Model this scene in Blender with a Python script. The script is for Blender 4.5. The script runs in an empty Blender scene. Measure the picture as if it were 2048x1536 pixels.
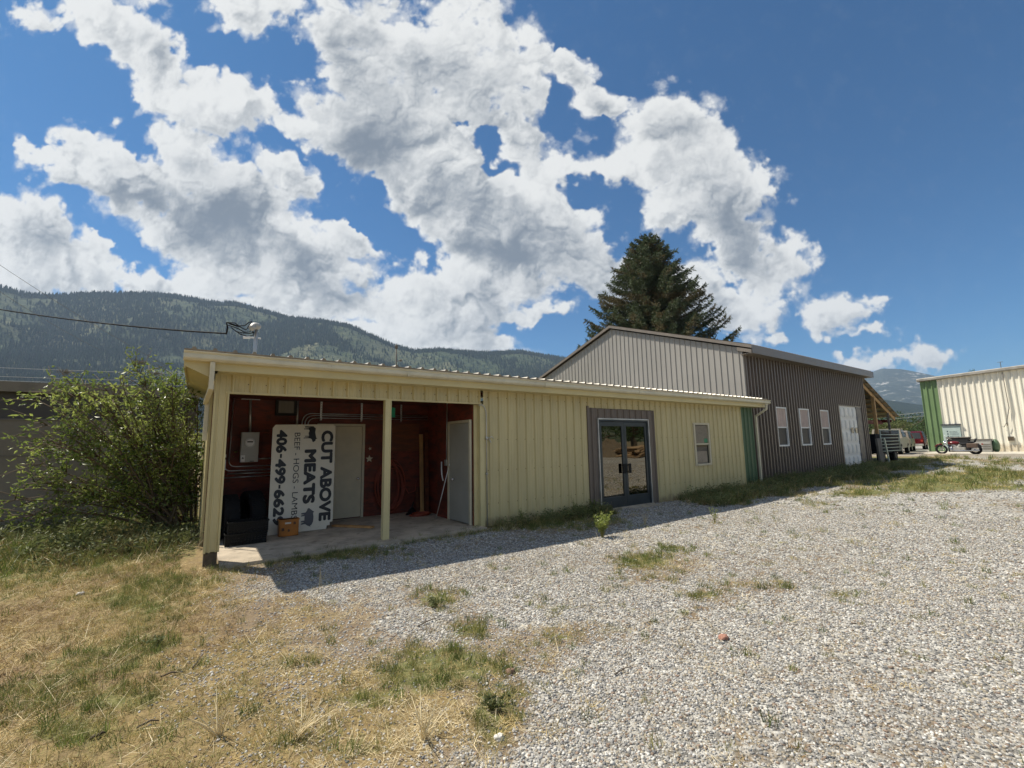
import bpy, math, random
import numpy as np
from mathutils import Vector, Matrix
random.seed(7); rng = np.random.default_rng(7)
R = math.radians
S = bpy.context.scene
col = S.collection

# ------------------------------------------------------------------ camera
EYE = np.array([0.0, 0.0, 1.63]); FPX = 892.34
PIT, ROL, YAW = R(7.6156), R(-1.0221), R(54.4138)
_F0 = np.array([math.cos(YAW), math.sin(YAW), 0]); _R0 = np.array([math.sin(YAW), -math.cos(YAW), 0]); _U0 = np.array([0, 0, 1.0])
FW = _F0*math.cos(PIT)+_U0*math.sin(PIT); _U = _U0*math.cos(PIT)-_F0*math.sin(PIT)
RT = _R0*math.cos(ROL)+_U*math.sin(ROL); UP = _U*math.cos(ROL)-_R0*math.sin(ROL)
cd = bpy.data.cameras.new('camera'); co = bpy.data.objects.new('camera', cd); col.objects.link(co)
cd.sensor_width = 36; cd.lens = FPX/2048*36; cd.clip_start = .05; cd.clip_end = 30000
M3 = Matrix((RT, UP, -FW)).transposed()
co.matrix_world = Matrix.Translation(EYE) @ M3.to_4x4()
S.camera = co
S.render.resolution_x = 1024; S.render.resolution_y = 768

def ray(x, y):
    d = FW+RT*(x-1024)/FPX-UP*(y-768)/FPX
    return d/np.linalg.norm(d)
def on(x, y, ax, v):                       # point of the sight line on the plane axis=v (measured places)
    d = ray(x, y); return EYE+d*(v-EYE[ax])/d[ax]

# ------------------------------------------------------------------ light
SUNV = np.array([-.39, .525, 1.0]); SUNV /= np.linalg.norm(SUNV)
sd = bpy.data.lights.new('sun', 'SUN'); so = bpy.data.objects.new('sun', sd); col.objects.link(so)
sd.energy = 4.6; sd.angle = R(.53); sd.color = (1, .93, .80)
so.rotation_euler = Vector(SUNV).to_track_quat('Z', 'Y').to_euler()
S.view_settings.view_transform = 'Standard'; S.view_settings.look = 'None'
S.view_settings.exposure = .5; S.view_settings.gamma = 1

# node helpers
class NT:
    def __init__(s, tree): s.t = tree; s.n = tree.nodes; s.l = tree.links
    def new(s, kind, **kw):
        n = s.n.new(kind)
        for k, v in kw.items(): setattr(n, k, v)
        return n
    def put(s, node, key, v):
        i = node.inputs[key]
        if isinstance(v, bpy.types.NodeSocket): s.l.new(v, i)
        elif v is not None: i.default_value = v
    def math(s, op, a, b=None, c=None, clamp=False):
        n = s.new('ShaderNodeMath', operation=op, use_clamp=clamp); s.put(n, 0, a)
        if b is not None: s.put(n, 1, b)
        if c is not None: s.put(n, 2, c)
        return n.outputs[0]
    def vec(s, op, a, b=None, sc=None):
        n = s.new('ShaderNodeVectorMath', operation=op); s.put(n, 0, a)
        if b is not None: s.put(n, 1, b)
        if sc is not None: s.put(n, 3, sc)
        return n.outputs['Value'] if op in ('DOT_PRODUCT', 'LENGTH') else n.outputs[0]
    def noise(s, v, scale, detail=4, rough=.55, dist=0, color=False):
        n = s.new('ShaderNodeTexNoise'); s.put(n, 'Vector', v); n.inputs['Scale'].default_value = scale
        n.inputs['Detail'].default_value = detail; n.inputs['Roughness'].default_value = rough; n.inputs['Distortion'].default_value = dist
        return n.outputs['Color'] if color else n.outputs['Fac']
    def mix(s, f, a, b, mode='MIX'):
        n = s.new('ShaderNodeMix', data_type='RGBA', blend_type=mode)
        s.put(n, 0, f)
        for k, v in ((6, a), (7, b)):
            if isinstance(v, tuple) and len(v) == 3: v = v+(1,)
            s.put(n, k, v)
        return n.outputs[2]
    def ss(s, v, a, b, lo=0, hi=1, t='SMOOTHSTEP'):
        n = s.new('ShaderNodeMapRange', interpolation_type=t); s.put(n, 0, v)
        for k, q in ((1, a), (2, b), (3, lo), (4, hi)): s.put(n, k, q)
        return n.outputs[0]

# ------------------------------------------------------------------ sky and clouds
W = bpy.data.worlds.new('World'); S.world = W; W.use_nodes = True
w = NT(W.node_tree); w.n.clear()
sky = w.new('ShaderNodeTexSky', sky_type='NISHITA', sun_disc=False)
sky.sun_elevation = math.asin(SUNV[2]); sky.sun_rotation = math.atan2(SUNV[0], SUNV[1])
sky.altitude = 1200; sky.air_density = 1.0; sky.dust_density = .6; sky.ozone_density = 2.2
tc = w.new('ShaderNodeTexCoord').outputs['Generated']
dF = w.vec('DOT_PRODUCT', tc, tuple(FW)); dR = w.vec('DOT_PRODUCT', tc, tuple(RT)); dU = w.vec('DOT_PRODUCT', tc, tuple(UP))
dFm = w.math('MAXIMUM', dF, .06)
cx = w.math('MULTIPLY', w.math('DIVIDE', dR, dFm), .89234); cy = w.math('MULTIPLY', w.math('DIVIDE', dU, dFm), -.89234)
cb = w.new('ShaderNodeCombineXYZ'); w.put(cb, 0, w.math('ADD', cx, 1.024)); w.put(cb, 1, w.math('ADD', cy, .768))
P0 = cb.outputs[0]                                  # chart of the sky, one unit = 1000
# --- cloud chart (numpy) : begins
def hash2(ix, iy, seed=0):
    h = (ix.astype(np.int64)*374761393+iy.astype(np.int64)*668265263+seed*1274126177) & 0x7fffffff
    h = ((h ^ (h >> 13))*1274126177) & 0x7fffffff
    return ((h ^ (h >> 16)) & 0xffff)/65535.0
def vnoise(x, y, seed=0):
    ix, iy = np.floor(x), np.floor(y); fx, fy = x-ix, y-iy; fx = fx*fx*fx*(fx*(fx*6-15)+10); fy = fy*fy*fy*(fy*(fy*6-15)+10)
    a = hash2(ix, iy, seed); b = hash2(ix+1, iy, seed); c = hash2(ix, iy+1, seed); d = hash2(ix+1, iy+1, seed)
    return (a*(1-fx)+b*fx)*(1-fy)+(c*(1-fx)+d*fx)*fy
def fbm(x, y, o=4, seed=0, gain=.5, mode=0):
    x = np.asarray(x, float); y = np.asarray(y, float); s = 0; a = .5; t = 0
    for k in range(o):
        v = vnoise(x+k*17.3, y+k*9.1, seed+k)
        if mode == 1: v = 1-np.abs(2*v-1)          # billow
        s = s+a*v; t += a; a *= gain; x, y = (x*.8-y*.6)*2.03, (x*.6+y*.8)*2.03
    return s/t
def sstep(x, a, b): t = np.clip((x-a)/(b-a), 0, 1); return t*t*(3-2*t)
CLOUDS = [(205,285,80,60,10,1),(140,355,85,35,10,1),(280,360,150,75,20,1),(420,390,190,110,25,1),(390,220,120,60,20,1),(470,225,95,100,25,1),
(195,25,85,50,35,1),(285,90,85,48,45,1),(345,145,60,40,45,.9),(480,480,230,95,25,1),(630,545,150,85,35,1),(700,490,65,50,0,.9),(560,330,70,50,20,.8),
(430,520,130,50,30,.9),(640,600,140,60,25,1),(50,450,85,55,10,1),(110,515,130,65,28,1),(215,560,140,45,22,1),(320,580,110,30,12,1),(10,560,160,70,0,1),
(560,600,110,40,15,1),(760,610,110,75,10,1),(850,575,85,65,0,1),(900,640,140,75,0,1),(1000,590,130,60,0,1),(965,688,120,27,0,1.1),(1105,622,45,20,10,.9),
(720,670,90,45,10,1),(830,690,110,30,0,1),(490,35,75,45,10,.9),(585,10,90,40,0,.9),(690,80,130,110,0,1),(850,90,160,120,0,1),(965,130,120,120,10,1),(1055,180,60,75,30,1),
(800,240,150,130,30,1),(950,230,140,110,30,1),(1055,260,60,100,0,1),(690,200,110,110,30,1),(770,330,110,90,35,1),(560,205,60,30,40,.75),(620,260,70,50,45,.85),(585,165,40,20,0,.6),
(900,390,150,110,35,1),(1000,420,130,100,30,1),(1130,430,120,105,30,1),(1185,500,85,65,0,1),(1090,530,150,60,10,1),(950,480,120,75,20,1),(1110,330,95,55,-10,1),
(1225,330,90,33,8,.9),(1150,135,32,40,40,.85),(1190,185,48,38,40,.9),(1238,215,32,20,20,.7),
(1345,265,95,70,-25,1.1),(1385,330,130,90,20,1.1),(1300,330,60,50,0,.9),(1325,400,75,80,0,1),(1440,400,120,75,30,1.1),(1530,378,65,45,20,1),(1460,470,100,55,40,1),
(1510,520,80,60,50,1),(1590,515,52,40,10,.9),(1565,560,65,55,20,.9),(1450,605,110,45,8,1.05),(1395,555,70,65,20,1),(1540,600,55,45,0,.9),(1540,668,38,20,0,.8),
(1655,615,48,45,0,.9),(1700,608,55,32,10,.9),(1655,650,34,26,0,.8),(1745,603,32,12,0,.7),(1737,671,42,11,5,.85),(1785,730,110,26,-5,1),(1850,712,70,24,0,.9),
(630,375,48,30,0,.9),(585,358,36,16,20,.7),(703,405,20,8,0,.6),(50,18,65,38,15,.9),(62,325,22,32,-35,.45),(1190,560,120,40,20,.9),
(520,620,130,40,10,1),(620,655,120,40,10,1),(400,575,90,40,20,1),(-150,500,200,120,20,1),(-120,60,120,60,20,.8),(600,-120,300,120,10,1),(900,-150,200,150,0,.9),(250,-120,160,90,40,.8)]
HOLES = [(1235,385,75,30,8,1.3),(985,285,26,44,5,1.8),(1005,350,42,17,-10,1.6),(905,243,20,10,0,1.2),(640,110,40,40,30,1.0),(575,95,50,26,10,.8),(1120,660,90,26,0,.8),(770,470,30,55,-35,1),
(1250,445,40,22,0,.7),(610,320,26,16,40,.5),(300,320,50,20,40,.9),(770,395,26,60,-40,.8),(430,105,60,40,35,.9),(510,130,60,30,25,.9),(555,280,14,50,-30,.6),(655,330,14,40,-30,.6),(200,190,90,40,40,.8),
(740,430,40,20,30,.6),(690,440,60,12,10,.6),(830,490,50,16,40,.7),(870,540,40,12,30,.5),(1105,240,14,60,0,.8),(1250,480,30,40,10,.4),(700,590,40,10,20,.3),(1400,480,50,14,30,.2),(1350,500,70,22,20,.8),(350,560,70,22,30,.5),(250,500,60,16,35,.5),(730,520,30,16,20,.5),(600,430,20,26,-20,.4),(530,290,24,12,30,.5),(860,500,24,12,20,.5),(160,210,120,40,40,.4),(560,120,70,30,30,.5),(470,300,30,14,30,.3),(590,300,40,20,40,.5),(680,390,50,26,40,.5),(1110,190,16,60,-15,.5),(1300,560,40,24,0,.4),(1480,565,60,14,25,.6),(480,600,40,12,20,.3),(900,305,0.1,0.1,0,0)]
SHADE = [(420,430,150,75,30,.9),(235,370,95,45,30,.5),(560,520,170,42,25,.8),(650,600,80,26,10,.5),(700,250,60,150,-18,.8),(765,320,75,75,20,.8),(715,90,45,100,-12,.5),
(905,170,75,90,0,.45),(1000,465,150,65,18,.95),(1150,515,110,55,10,.9),(930,410,110,60,20,.6),(930,640,80,32,0,.6),(1415,395,85,42,30,.5),(1490,480,90,45,45,.6),
(60,500,90,45,10,.5),(1010,240,70,90,0,.5),(800,180,60,80,-20,.4),(500,400,70,60,0,.5),(760,620,60,20,0,.3),(1000,690,60,12,0,.3),(1430,615,60,18,0,.3),(1650,650,30,14,0,.3)]
def blobs(L, x, y, k, mx=False):
    s = np.zeros_like(x)
    for cx_, cy_, a, b, r, wt in L:
        c, q = math.cos(math.radians(r)), math.sin(math.radians(r)); dx = x-cx_; dy = y-cy_
        d = np.hypot((dx*c+dy*q)/(a*k), (-dx*q+dy*c)/(b*k)); v = np.clip(1-d, 0, 1)*wt
        s = np.maximum(s, v)+.25*np.minimum(s, v) if mx else s+v
    return s
CH = (-500, -450, 2550, 950, 1.5)                 # chart window and step
def cloud_chart():
    x, y = np.meshgrid(np.arange(CH[0], CH[2], CH[4]), np.arange(CH[1], CH[3], CH[4]))
    w1 = fbm(x/200, y/200, 2, 50)-.5; w2 = fbm(x/200, y/200, 2, 60)-.5
    xw = x+w1*60; yw = y+w2*60
    e1 = fbm(x/34, y/34, 4, 51)-.5; e2 = fbm(x/34, y/34, 4, 61)-.5
    xe = xw+e1*62; ye = yw+e2*62
    f = np.minimum(blobs(CLOUDS, xe, ye, 1.38, True)*1.2, 1.0)-blobs(HOLES, xe, ye, 1.45)*.85
    big = fbm(xw/120, yw/95, 9, 70, .56)-.5
    bil = fbm(xw/60, yw/52, 7, 80, .60, 1)-.5
    gate = sstep(f, -.02, .14)
    fld = f+(big*1.55-bil*.85)*gate
    a = sstep(fld, .15, .50)
    wisp = sstep(fld+(fbm(x/34+y/90, y/34-x/90, 6, 95, .62)-.5)*1.1, -.05, .60)*.6*gate
    a = np.clip(np.maximum(a, wisp), 0, 1)
    pf = fbm(xe/95, ye/80, 6, 110, .52, 1)-.5
    T = np.clip(f-.1, 0, .9)*1.0+np.clip(big, -.3, .3)*.9-bil*.35-pf*1.0
    def sh(A, dx, dy): return np.roll(np.roll(A, dy, 0), dx, 1)
    occ = 0
    for i, st in enumerate((2, 4, 9, 18, 34)): occ = occ+(sh(T, int(st*.7), int(st*.75))-T)*(.5, .6, .7, .75, .6)[i]
    sm = fbm(xw/150, yw/110, 5, 33)
    sd_ = 1-np.exp(-blobs(SHADE, xe, ye, 1.6)*1.35)
    dark = .11+sd_*.82+sstep(fld, .3, 1.5)*(.08+.60*sstep(sm, .36, .62))+np.clip(occ*.55, -.42, .50)
    dark = dark-.26*(1-sstep(fld, .25, .8))
    return a, sstep(dark, -.2, 1.35)
# --- cloud chart ends
ca_, cd_ = cloud_chart()
ch_, cw_ = ca_.shape
img = bpy.data.images.new('cloud_cover', cw_, ch_, float_buffer=True, is_data=True)
px_ = np.ones((ch_, cw_, 4), np.float32); px_[..., 0] = ca_; px_[..., 1] = cd_; px_[..., 2] = 0
img.pixels.foreach_set(px_[::-1].ravel()); img.update()
mp_ = w.new('ShaderNodeMapping'); w.put(mp_, 0, P0); wx = (CH[2]-CH[0])/1000; wy = (CH[3]-CH[1])/1000
mp_.inputs['Scale'].default_value = (1/wx, -1/wy, 1); mp_.inputs['Location'].default_value = (-CH[0]/1000/wx, CH[3]/1000/wy, 0)
it = w.new('ShaderNodeTexImage', extension='CLIP', interpolation='Cubic'); it.image = img; w.put(it, 0, mp_.outputs[0])
si = w.new('ShaderNodeSeparateColor'); w.l.new(it.outputs['Color'], si.inputs[0])
front = w.ss(dF, .12, .25)
# scattered clouds over the rest of the sky
dz = w.new('ShaderNodeSeparateXYZ'); w.put(dz, 0, tc)
nf = w.noise(tc, 2.4, 6, .6)
far = w.math('MULTIPLY', w.math('MULTIPLY', w.ss(nf, .50, .60), w.ss(dF, .42, .1)), w.ss(dz.outputs[2], .02, .2))
dens = w.math('MAXIMUM', w.math('MULTIPLY', si.outputs[0], front), far)
dark = w.math('ADD', w.math('MULTIPLY', si.outputs[1], front), w.math('MULTIPLY', w.ss(nf, .58, .75, 0, .8), w.ss(dF, .3, .1)))
ccol = w.mix(dark, (7.7, 7.75, 7.6), (1.9, 2.25, 2.7))
skyc = w.mix(1.0, sky.outputs[0], (.31, .70, .93), 'MULTIPLY')
full = w.mix(w.math('MULTIPLY', dens, .97), skyc, ccol)
bg = w.new('ShaderNodeBackground'); w.put(bg, 0, full); bg.inputs[1].default_value = .08
wo = w.new('ShaderNodeOutputWorld'); w.l.new(bg.outputs[0], wo.inputs[0])
W.cycles.sampling_method = 'MANUAL'; W.cycles.sample_map_resolution = 512

# ------------------------------------------------------------------ mesh helpers
class MB:
    def __init__(s): s.v = []; s.f = []; s.m = []
    def add(s, vs, fs, mi=0):
        o = len(s.v); s.v.extend([tuple(map(float, v)) for v in vs]); s.f.extend([tuple(i+o for i in f) for f in fs]); s.m.extend([mi]*len(fs))
    def box(s, a, b, mi=0, rot=None, piv=None):
        (x0, y0, z0), (x1, y1, z1) = a, b
        if x0 > x1: x0, x1 = x1, x0
        if y0 > y1: y0, y1 = y1, y0
        if z0 > z1: z0, z1 = z1, z0
        vs = [(x0,y0,z0),(x1,y0,z0),(x1,y1,z0),(x0,y1,z0),(x0,y0,z1),(x1,y0,z1),(x1,y1,z1),(x0,y1,z1)]
        if rot is not None:
            pv = Vector(piv if piv is not None else ((x0+x1)/2, (y0+y1)/2, (z0+z1)/2))
            vs = [tuple(rot @ (Vector(q)-pv)+pv) for q in vs]
        s.add(vs, [(0,3,2,1),(4,5,6,7),(0,1,5,4),(1,2,6,5),(2,3,7,6),(3,0,4,7)], mi)
    def bar(s, a, b, wd, ht=None, mi=0, up=(0,0,1)):        # rectangular bar from a to b
        a, b = Vector(a), Vector(b); ht = ht or wd; d = (b-a).normalized(); u = Vector(up)
        if abs(d.dot(u)) > .95: u = Vector((0,1,0))
        x = d.cross(u).normalized(); y = x.cross(d)
        vs = []
        for p in (a, b):
            for i, j in ((-1,-1),(1,-1),(1,1),(-1,1)): vs.append(p+x*(i*wd/2)+y*(j*ht/2))
        s.add(vs, [(0,3,2,1),(4,5,6,7),(0,1,5,4),(1,2,6,5),(2,3,7,6),(3,0,4,7)], mi)
    def tube(s, pts, r, n=8, mi=0, caps=True):
        pts = [Vector(p) for p in pts]; rs = r if isinstance(r, (list, tuple)) else [r]*len(pts)
        vs = []; fs = []; px = None
        for i, p in enumerate(pts):
            d = (pts[min(i+1, len(pts)-1)]-pts[max(i-1, 0)]).normalized()
            if px is None:
                px = d.cross(Vector((0,0,1)) if abs(d.z) < .9 else Vector((1,0,0))).normalized()
            else: px = (px-d*px.dot(d)).normalized()
            py = d.cross(px)
            for k in range(n):
                a = 2*math.pi*k/n; vs.append(p+px*(math.cos(a)*rs[i])+py*(math.sin(a)*rs[i]))
        for i in range(len(pts)-1):
            for k in range(n): fs.append((i*n+k, i*n+(k+1)%n, (i+1)*n+(k+1)%n, (i+1)*n+k))
        if caps: fs.append(tuple(range(n-1, -1, -1))); fs.append(tuple((len(pts)-1)*n+k for k in range(n)))
        s.add(vs, fs, mi)
    def cyl(s, a, b, r, n=16, mi=0): s.tube([a, b], r, n, mi)
    def prism(s, poly, o, u, v, wv, mi=0):                  # polygon (a,b) in plane o+a*u+b*v, thickness vector wv
        o, u, v, wv = map(Vector, (o, u, v, wv)); n = len(poly)
        vs = [o+u*a+v*b for a, b in poly]+[o+u*a+v*b+wv for a, b in poly]
        s.add(vs, [tuple(range(n-1,-1,-1)), tuple(range(n, 2*n))]+[(i, (i+1)%n, (i+1)%n+n, i+n) for i in range(n)], mi)
    def torus(s, c, ax, R_, r, n=28, m=8, mi=0, a0=0, a1=2*math.pi):
        c = Vector(c); ax = Vector(ax).normalized(); u = ax.cross(Vector((0,0,1)) if abs(ax.z) < .9 else Vector((1,0,0))).normalized(); v = ax.cross(u)
        full_ = abs(a1-a0-2*math.pi) < 1e-6; N = n if full_ else n+1; vs = []; fs = []
        for i in range(N):
            a = a0+(a1-a0)*i/n; d = u*math.cos(a)+v*math.sin(a)
            for j in range(m):
                b = 2*math.pi*j/m; vs.append(c+d*(R_+r*math.cos(b))+ax*(r*math.sin(b)))
        for i in range(n):
            for j in range(m): fs.append((i*m+j, ((i+1)%N)*m+j, ((i+1)%N)*m+(j+1)%m, i*m+(j+1)%m))
        s.add(vs, fs, mi)
    def ball(s, c, r, n=10, m=7, sc=(1,1,1), mi=0):
        vs = []; fs = []
        for i in range(m+1):
            t = math.pi*i/m
            for k in range(n):
                a = 2*math.pi*k/n; vs.append((c[0]+r*sc[0]*math.sin(t)*math.cos(a), c[1]+r*sc[1]*math.sin(t)*math.sin(a), c[2]+r*sc[2]*math.cos(t)))
        for i in range(m):
            for k in range(n): fs.append((i*n+k, (i+1)*n+k, (i+1)*n+(k+1)%n, i*n+(k+1)%n))
        s.add(vs, fs, mi)
    def each(s, name, mats, parent=None, smooth=False, gap=.004, **k):   # every separate piece becomes an object of its own
        boxes = []; par = list(range(len(s.v)))
        def find(i):
            while par[i] != i: par[i] = par[par[i]]; i = par[i]
            return i
        for f in s.f:
            for q in f[1:]: par[find(q)] = find(f[0])
        comp = {}
        for fi, f in enumerate(s.f): comp.setdefault(find(f[0]), []).append(fi)
        cl = []
        for fs in comp.values():
            ids = {q for fi in fs for q in s.f[fi]}; A = np.array([s.v[q] for q in ids]); lo, hi = A.min(0)-gap, A.max(0)+gap; fs = list(fs)
            while True:
                hit = [c for c in cl if (c[0] <= hi).all() and (c[1] >= lo).all()]
                if not hit: break
                cl = [c for c in cl if not any(c is h_ for h_ in hit)]
                for c in hit: lo = np.minimum(lo, c[0]); hi = np.maximum(hi, c[1]); fs += c[2]
            cl.append((lo, hi, fs))
        out = []
        for lo, hi, fs in cl:
            nb = MB(); mp = {}
            for fi in sorted(fs):
                t_ = []
                for q in s.f[fi]:
                    if q not in mp: mp[q] = len(nb.v); nb.v.append(s.v[q])
                    t_.append(mp[q])
                nb.f.append(tuple(t_)); nb.m.append(s.m[fi])
            out.append(nb.build(name, mats, parent, smooth, **k))
        return out
    def build(s, name, mats, parent=None, smooth=False, label=None, bevel=0):
        me = bpy.data.meshes.new(name); off = base(parent)
        me.from_pydata([(x-off[0], y-off[1], z-off[2]) for x, y, z in s.v], [], s.f)
        if not isinstance(mats, (list, tuple)): mats = [mats]
        for m in mats: me.materials.append(m)
        me.polygons.foreach_set('material_index', s.m)
        if smooth: me.polygons.foreach_set('use_smooth', [True]*len(s.f))
        me.update(); o = bpy.data.objects.new(name, me); col.objects.link(o)
        if parent is not None: o.parent = parent
        if label: o['label'] = label
        if bevel:
            b = o.modifiers.new('bevel', 'BEVEL'); b.width = bevel; b.segments = 2; b.limit_method = 'ANGLE'; b.angle_limit = R(40)
        return o
def base(p):
    v = Vector((0,0,0))
    while p is not None: v += p.location; p = p.parent
    return v
def tag(o, label=None, cat=None, group=None, kind=None):
    for k, v in (('label', label), ('category', cat), ('group', group), ('kind', kind)):
        if v: o[k] = v
    return o
def empty(name, loc, label, cat, group=None):
    o = bpy.data.objects.new(name, None); col.objects.link(o); o.location = loc; o.empty_display_size = .2
    return tag(o, label, cat, group)
def npmesh(name, V, F, mats, parent=None, smooth=False, mi=None):
    V = np.asarray(V, np.float32); F = np.asarray(F, np.int32); k = F.shape[1]
    off = base(parent); V = V-np.array(off, np.float32)
    me = bpy.data.meshes.new(name); me.vertices.add(len(V)); me.vertices.foreach_set('co', V.ravel())
    me.loops.add(F.size); me.loops.foreach_set('vertex_index', F.ravel()); me.polygons.add(len(F))
    me.polygons.foreach_set('loop_start', np.arange(0, F.size, k, dtype=np.int32)); me.polygons.foreach_set('loop_total', np.full(len(F), k, np.int32))
    if not isinstance(mats, (list, tuple)): mats = [mats]
    for m in mats: me.materials.append(m)
    if mi is not None: me.polygons.foreach_set('material_index', np.asarray(mi, np.int32))
    me.polygons.foreach_set('use_smooth', np.full(len(F), smooth))
    me.update(calc_edges=True); o = bpy.data.objects.new(name, me); col.objects.link(o)
    if parent is not None: o.parent = parent
    return o
def copy_tree(o, parent=None):
    c = o.copy(); col.objects.link(c); c.parent = parent
    for ch in list(o.children): copy_tree(ch, c)
    return c

# ------------------------------------------------------------------ materials
def mat(name, c, rough=.6, metal=0., var=.12, scale=4., bump=0., bscale=40., c2=None, c2f=(.5, .7), spec=.5, rnd=0., stretch=None, trans=0.):
    m = bpy.data.materials.new(name); m.use_nodes = True; t = NT(m.node_tree)
    b = t.n['Principled BSDF']; g = t.new('ShaderNodeTexCoord').outputs['Object']
    if stretch:
        mp = t.new('ShaderNodeMapping'); t.put(mp, 0, g); mp.inputs['Scale'].default_value = stretch; g = mp.outputs[0]
    n = t.noise(g, scale, 5, .6)
    lo = tuple(x*(1-var) for x in c); hi = tuple(min(1, x*(1+var)) for x in c)
    cc = t.mix(t.ss(n, .3, .7), lo, hi)
    if c2: cc = t.mix(t.ss(t.noise(g, scale*2.7, 6, .65), c2f[0], c2f[1]), cc, c2)
    if rnd:
        r = t.new('ShaderNodeObjectInfo').outputs['Random']
        cc = t.mix(1.0, cc, t.mix(r, (1-rnd,)*3, (1+rnd,)*3), 'MULTIPLY')
    t.put(b, 'Base Color', cc); b.inputs['Roughness'].default_value = rough; b.inputs['Metallic'].default_value = metal
    t.put(b, 'Roughness', t.ss(n, .2, .8, max(0, rough-.1), min(1, rough+.1)))
    b.inputs['Specular IOR Level'].default_value = spec
    if bump:
        bn = t.new('ShaderNodeBump'); bn.inputs['Strength'].default_value = bump; bn.inputs['Distance'].default_value = .01
        t.put(bn, 'Height', t.noise(g, bscale, 4, .6)); t.l.new(bn.outputs[0], b.inputs['Normal'])
    if trans:
        tr = t.new('ShaderNodeBsdfTranslucent'); t.put(tr, 0, cc); mx = t.new('ShaderNodeMixShader'); mx.inputs[0].default_value = trans
        t.l.new(b.outputs[0], mx.inputs[1]); t.l.new(tr.outputs[0], mx.inputs[2]); t.l.new(mx.outputs[0], t.n['Material Output'].inputs[0])
    return m
M = {}
M['yellow'] = mat('yellow_metal', (.57, .485, .26), .42, var=.07, scale=1.6, c2=(.46,.38,.19), c2f=(.52,.85), stretch=(1.6,1,.35))
M['yellow_trim'] = mat('yellow_trim', (.62, .53, .28), .4, var=.06, scale=2, c2=(.45,.38,.22), c2f=(.6,.9))
M['white_gutter'] = mat('gutter_paint', (.66, .60, .44), .45, var=.08, scale=3, c2=(.40,.33,.22), c2f=(.6,.85))
M['rust_screw'] = mat('screw_rust', (.13, .08, .04), .7)
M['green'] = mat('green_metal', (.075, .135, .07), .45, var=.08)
M['green_pale'] = mat('green_metal_pale', (.17, .26, .12), .45, var=.1, scale=.6)  # paler green for the corner of the cream building
M['brown'] = mat('charcoal_metal', (.155, .123, .100), .45, var=.08, scale=1)
M['grey_gable'] = mat('grey_metal', (.315, .30, .275), .45, var=.04, scale=.6)
M['grey_trim'] = mat('grey_trim', (.20, .172, .145), .4, var=.06)
M['roof'] = mat('galvanised_roof', (.42, .39, .34), .5, metal=.4, var=.2, scale=1.5, c2=(.35,.30,.25), c2f=(.55,.8))
M['roof_edge'] = mat('roof_edge', (.20, .165, .12), .6, var=.2, scale=6, c2=(.10,.07,.05), c2f=(.55,.75))
M['cream'] = mat('cream_metal', (.86, .82, .70), .5, var=.04, scale=.5)
M['redwood'] = mat('red_plywood', (.140, .026, .012), .7, var=.5, scale=2.5, bump=.3, bscale=30, c2=(.075,.020,.011), c2f=(.48,.66), stretch=(.6,.6,1.6))
M['orangewood'] = mat('bare_plywood', (.14, .040, .014), .7, var=.3, scale=3, stretch=(1,1,5))
M['lumber'] = mat('new_lumber', (.50, .27, .10), .7, var=.25, scale=6, stretch=(1,1,.3))
M['concrete'] = mat('slab_concrete', (.44, .37, .28), .9, var=.22, scale=2.2, bump=.4, bscale=60, c2=(.22,.18,.13), c2f=(.5,.75))
M['concwall'] = mat('bare_concrete_wall', (.22, .19, .15), .9, var=.15, scale=.7, bump=.3, bscale=25, c2=(.16,.14,.115), c2f=(.5,.8))
M['darkwall'] = mat('dark_painted_wall', (.075, .068, .062), .8, var=.15, scale=.8)
M['white'] = mat('white_paint', (.78, .77, .74), .5, var=.05, scale=2)
M['signwhite'] = mat('sign_face', (.66, .61, .50), .45, var=.05, scale=2, c2=(.52,.46,.36), c2f=(.62,.85))
M['black'] = mat('black_vinyl', (.012, .012, .014), .5)
M['grey_sil'] = mat('pig_grey', (.08, .08, .09), .55)
M['doorgrey'] = mat('door_paint', (.60, .52, .36), .55, var=.06)
M['doorblue'] = mat('door_grey', (.38, .37, .32), .5, var=.08, scale=2)
M['frame_cream'] = mat('door_frame', (.56, .50, .36), .55, var=.08)
M['meter'] = mat('meter_box', (.40, .39, .36), .5, metal=.2, var=.06)
M['galv'] = mat('galvanised', (.52, .52, .50), .4, metal=.7, var=.15)
M['chrome'] = mat('chrome', (.75, .75, .76), .15, metal=1, var=.05)
M['rubber'] = mat('rubber', (.014, .014, .015), .8, var=.2, spec=.2, bump=.4, bscale=50)
M['blackplastic'] = mat('black_plastic', (.008, .008, .008), .5, var=.3, spec=.2)
M['orange'] = mat('orange_crate', (.42, .15, .02), .55, var=.2)
M['hose'] = mat('red_hose', (.30, .055, .025), .5, var=.2)
M['sgreen'] = mat('street_sign_green', (.02, .22, .10), .4)
M['bark'] = mat('bark', (.10, .075, .05), .9, var=.3, scale=12, bump=.6)
M['asph'] = mat('door_frame_dark', (.045, .055, .06), .38, metal=.3, var=.1)
M['navy'] = mat('dark_trim', (.055, .06, .075), .45, var=.08)
M['purlin'] = mat('roof_lumber', (.48, .30, .13), .75, var=.25, scale=3)
M['redbeam'] = mat('red_beam', (.12, .015, .012), .7)
M['weath'] = mat('weathered_post', (.16, .145, .125), .85, var=.25, scale=4, stretch=(1,1,.3))
M['gate'] = mat('gate_tube', (.42, .48, .40), .45, metal=.2)
M['curtain'] = mat('pink_curtain', (.60, .47, .41), .85, var=.08, scale=3)
M['blind'] = mat('window_blind', (.36,.30,.23), .6, var=.1, scale=3)
M['screen'] = mat('insect_screen', (.075, .068, .060), .55, var=.2, scale=2, spec=.35)
M['dark'] = mat('dark_interior', (.02, .02, .02), .9)
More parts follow.
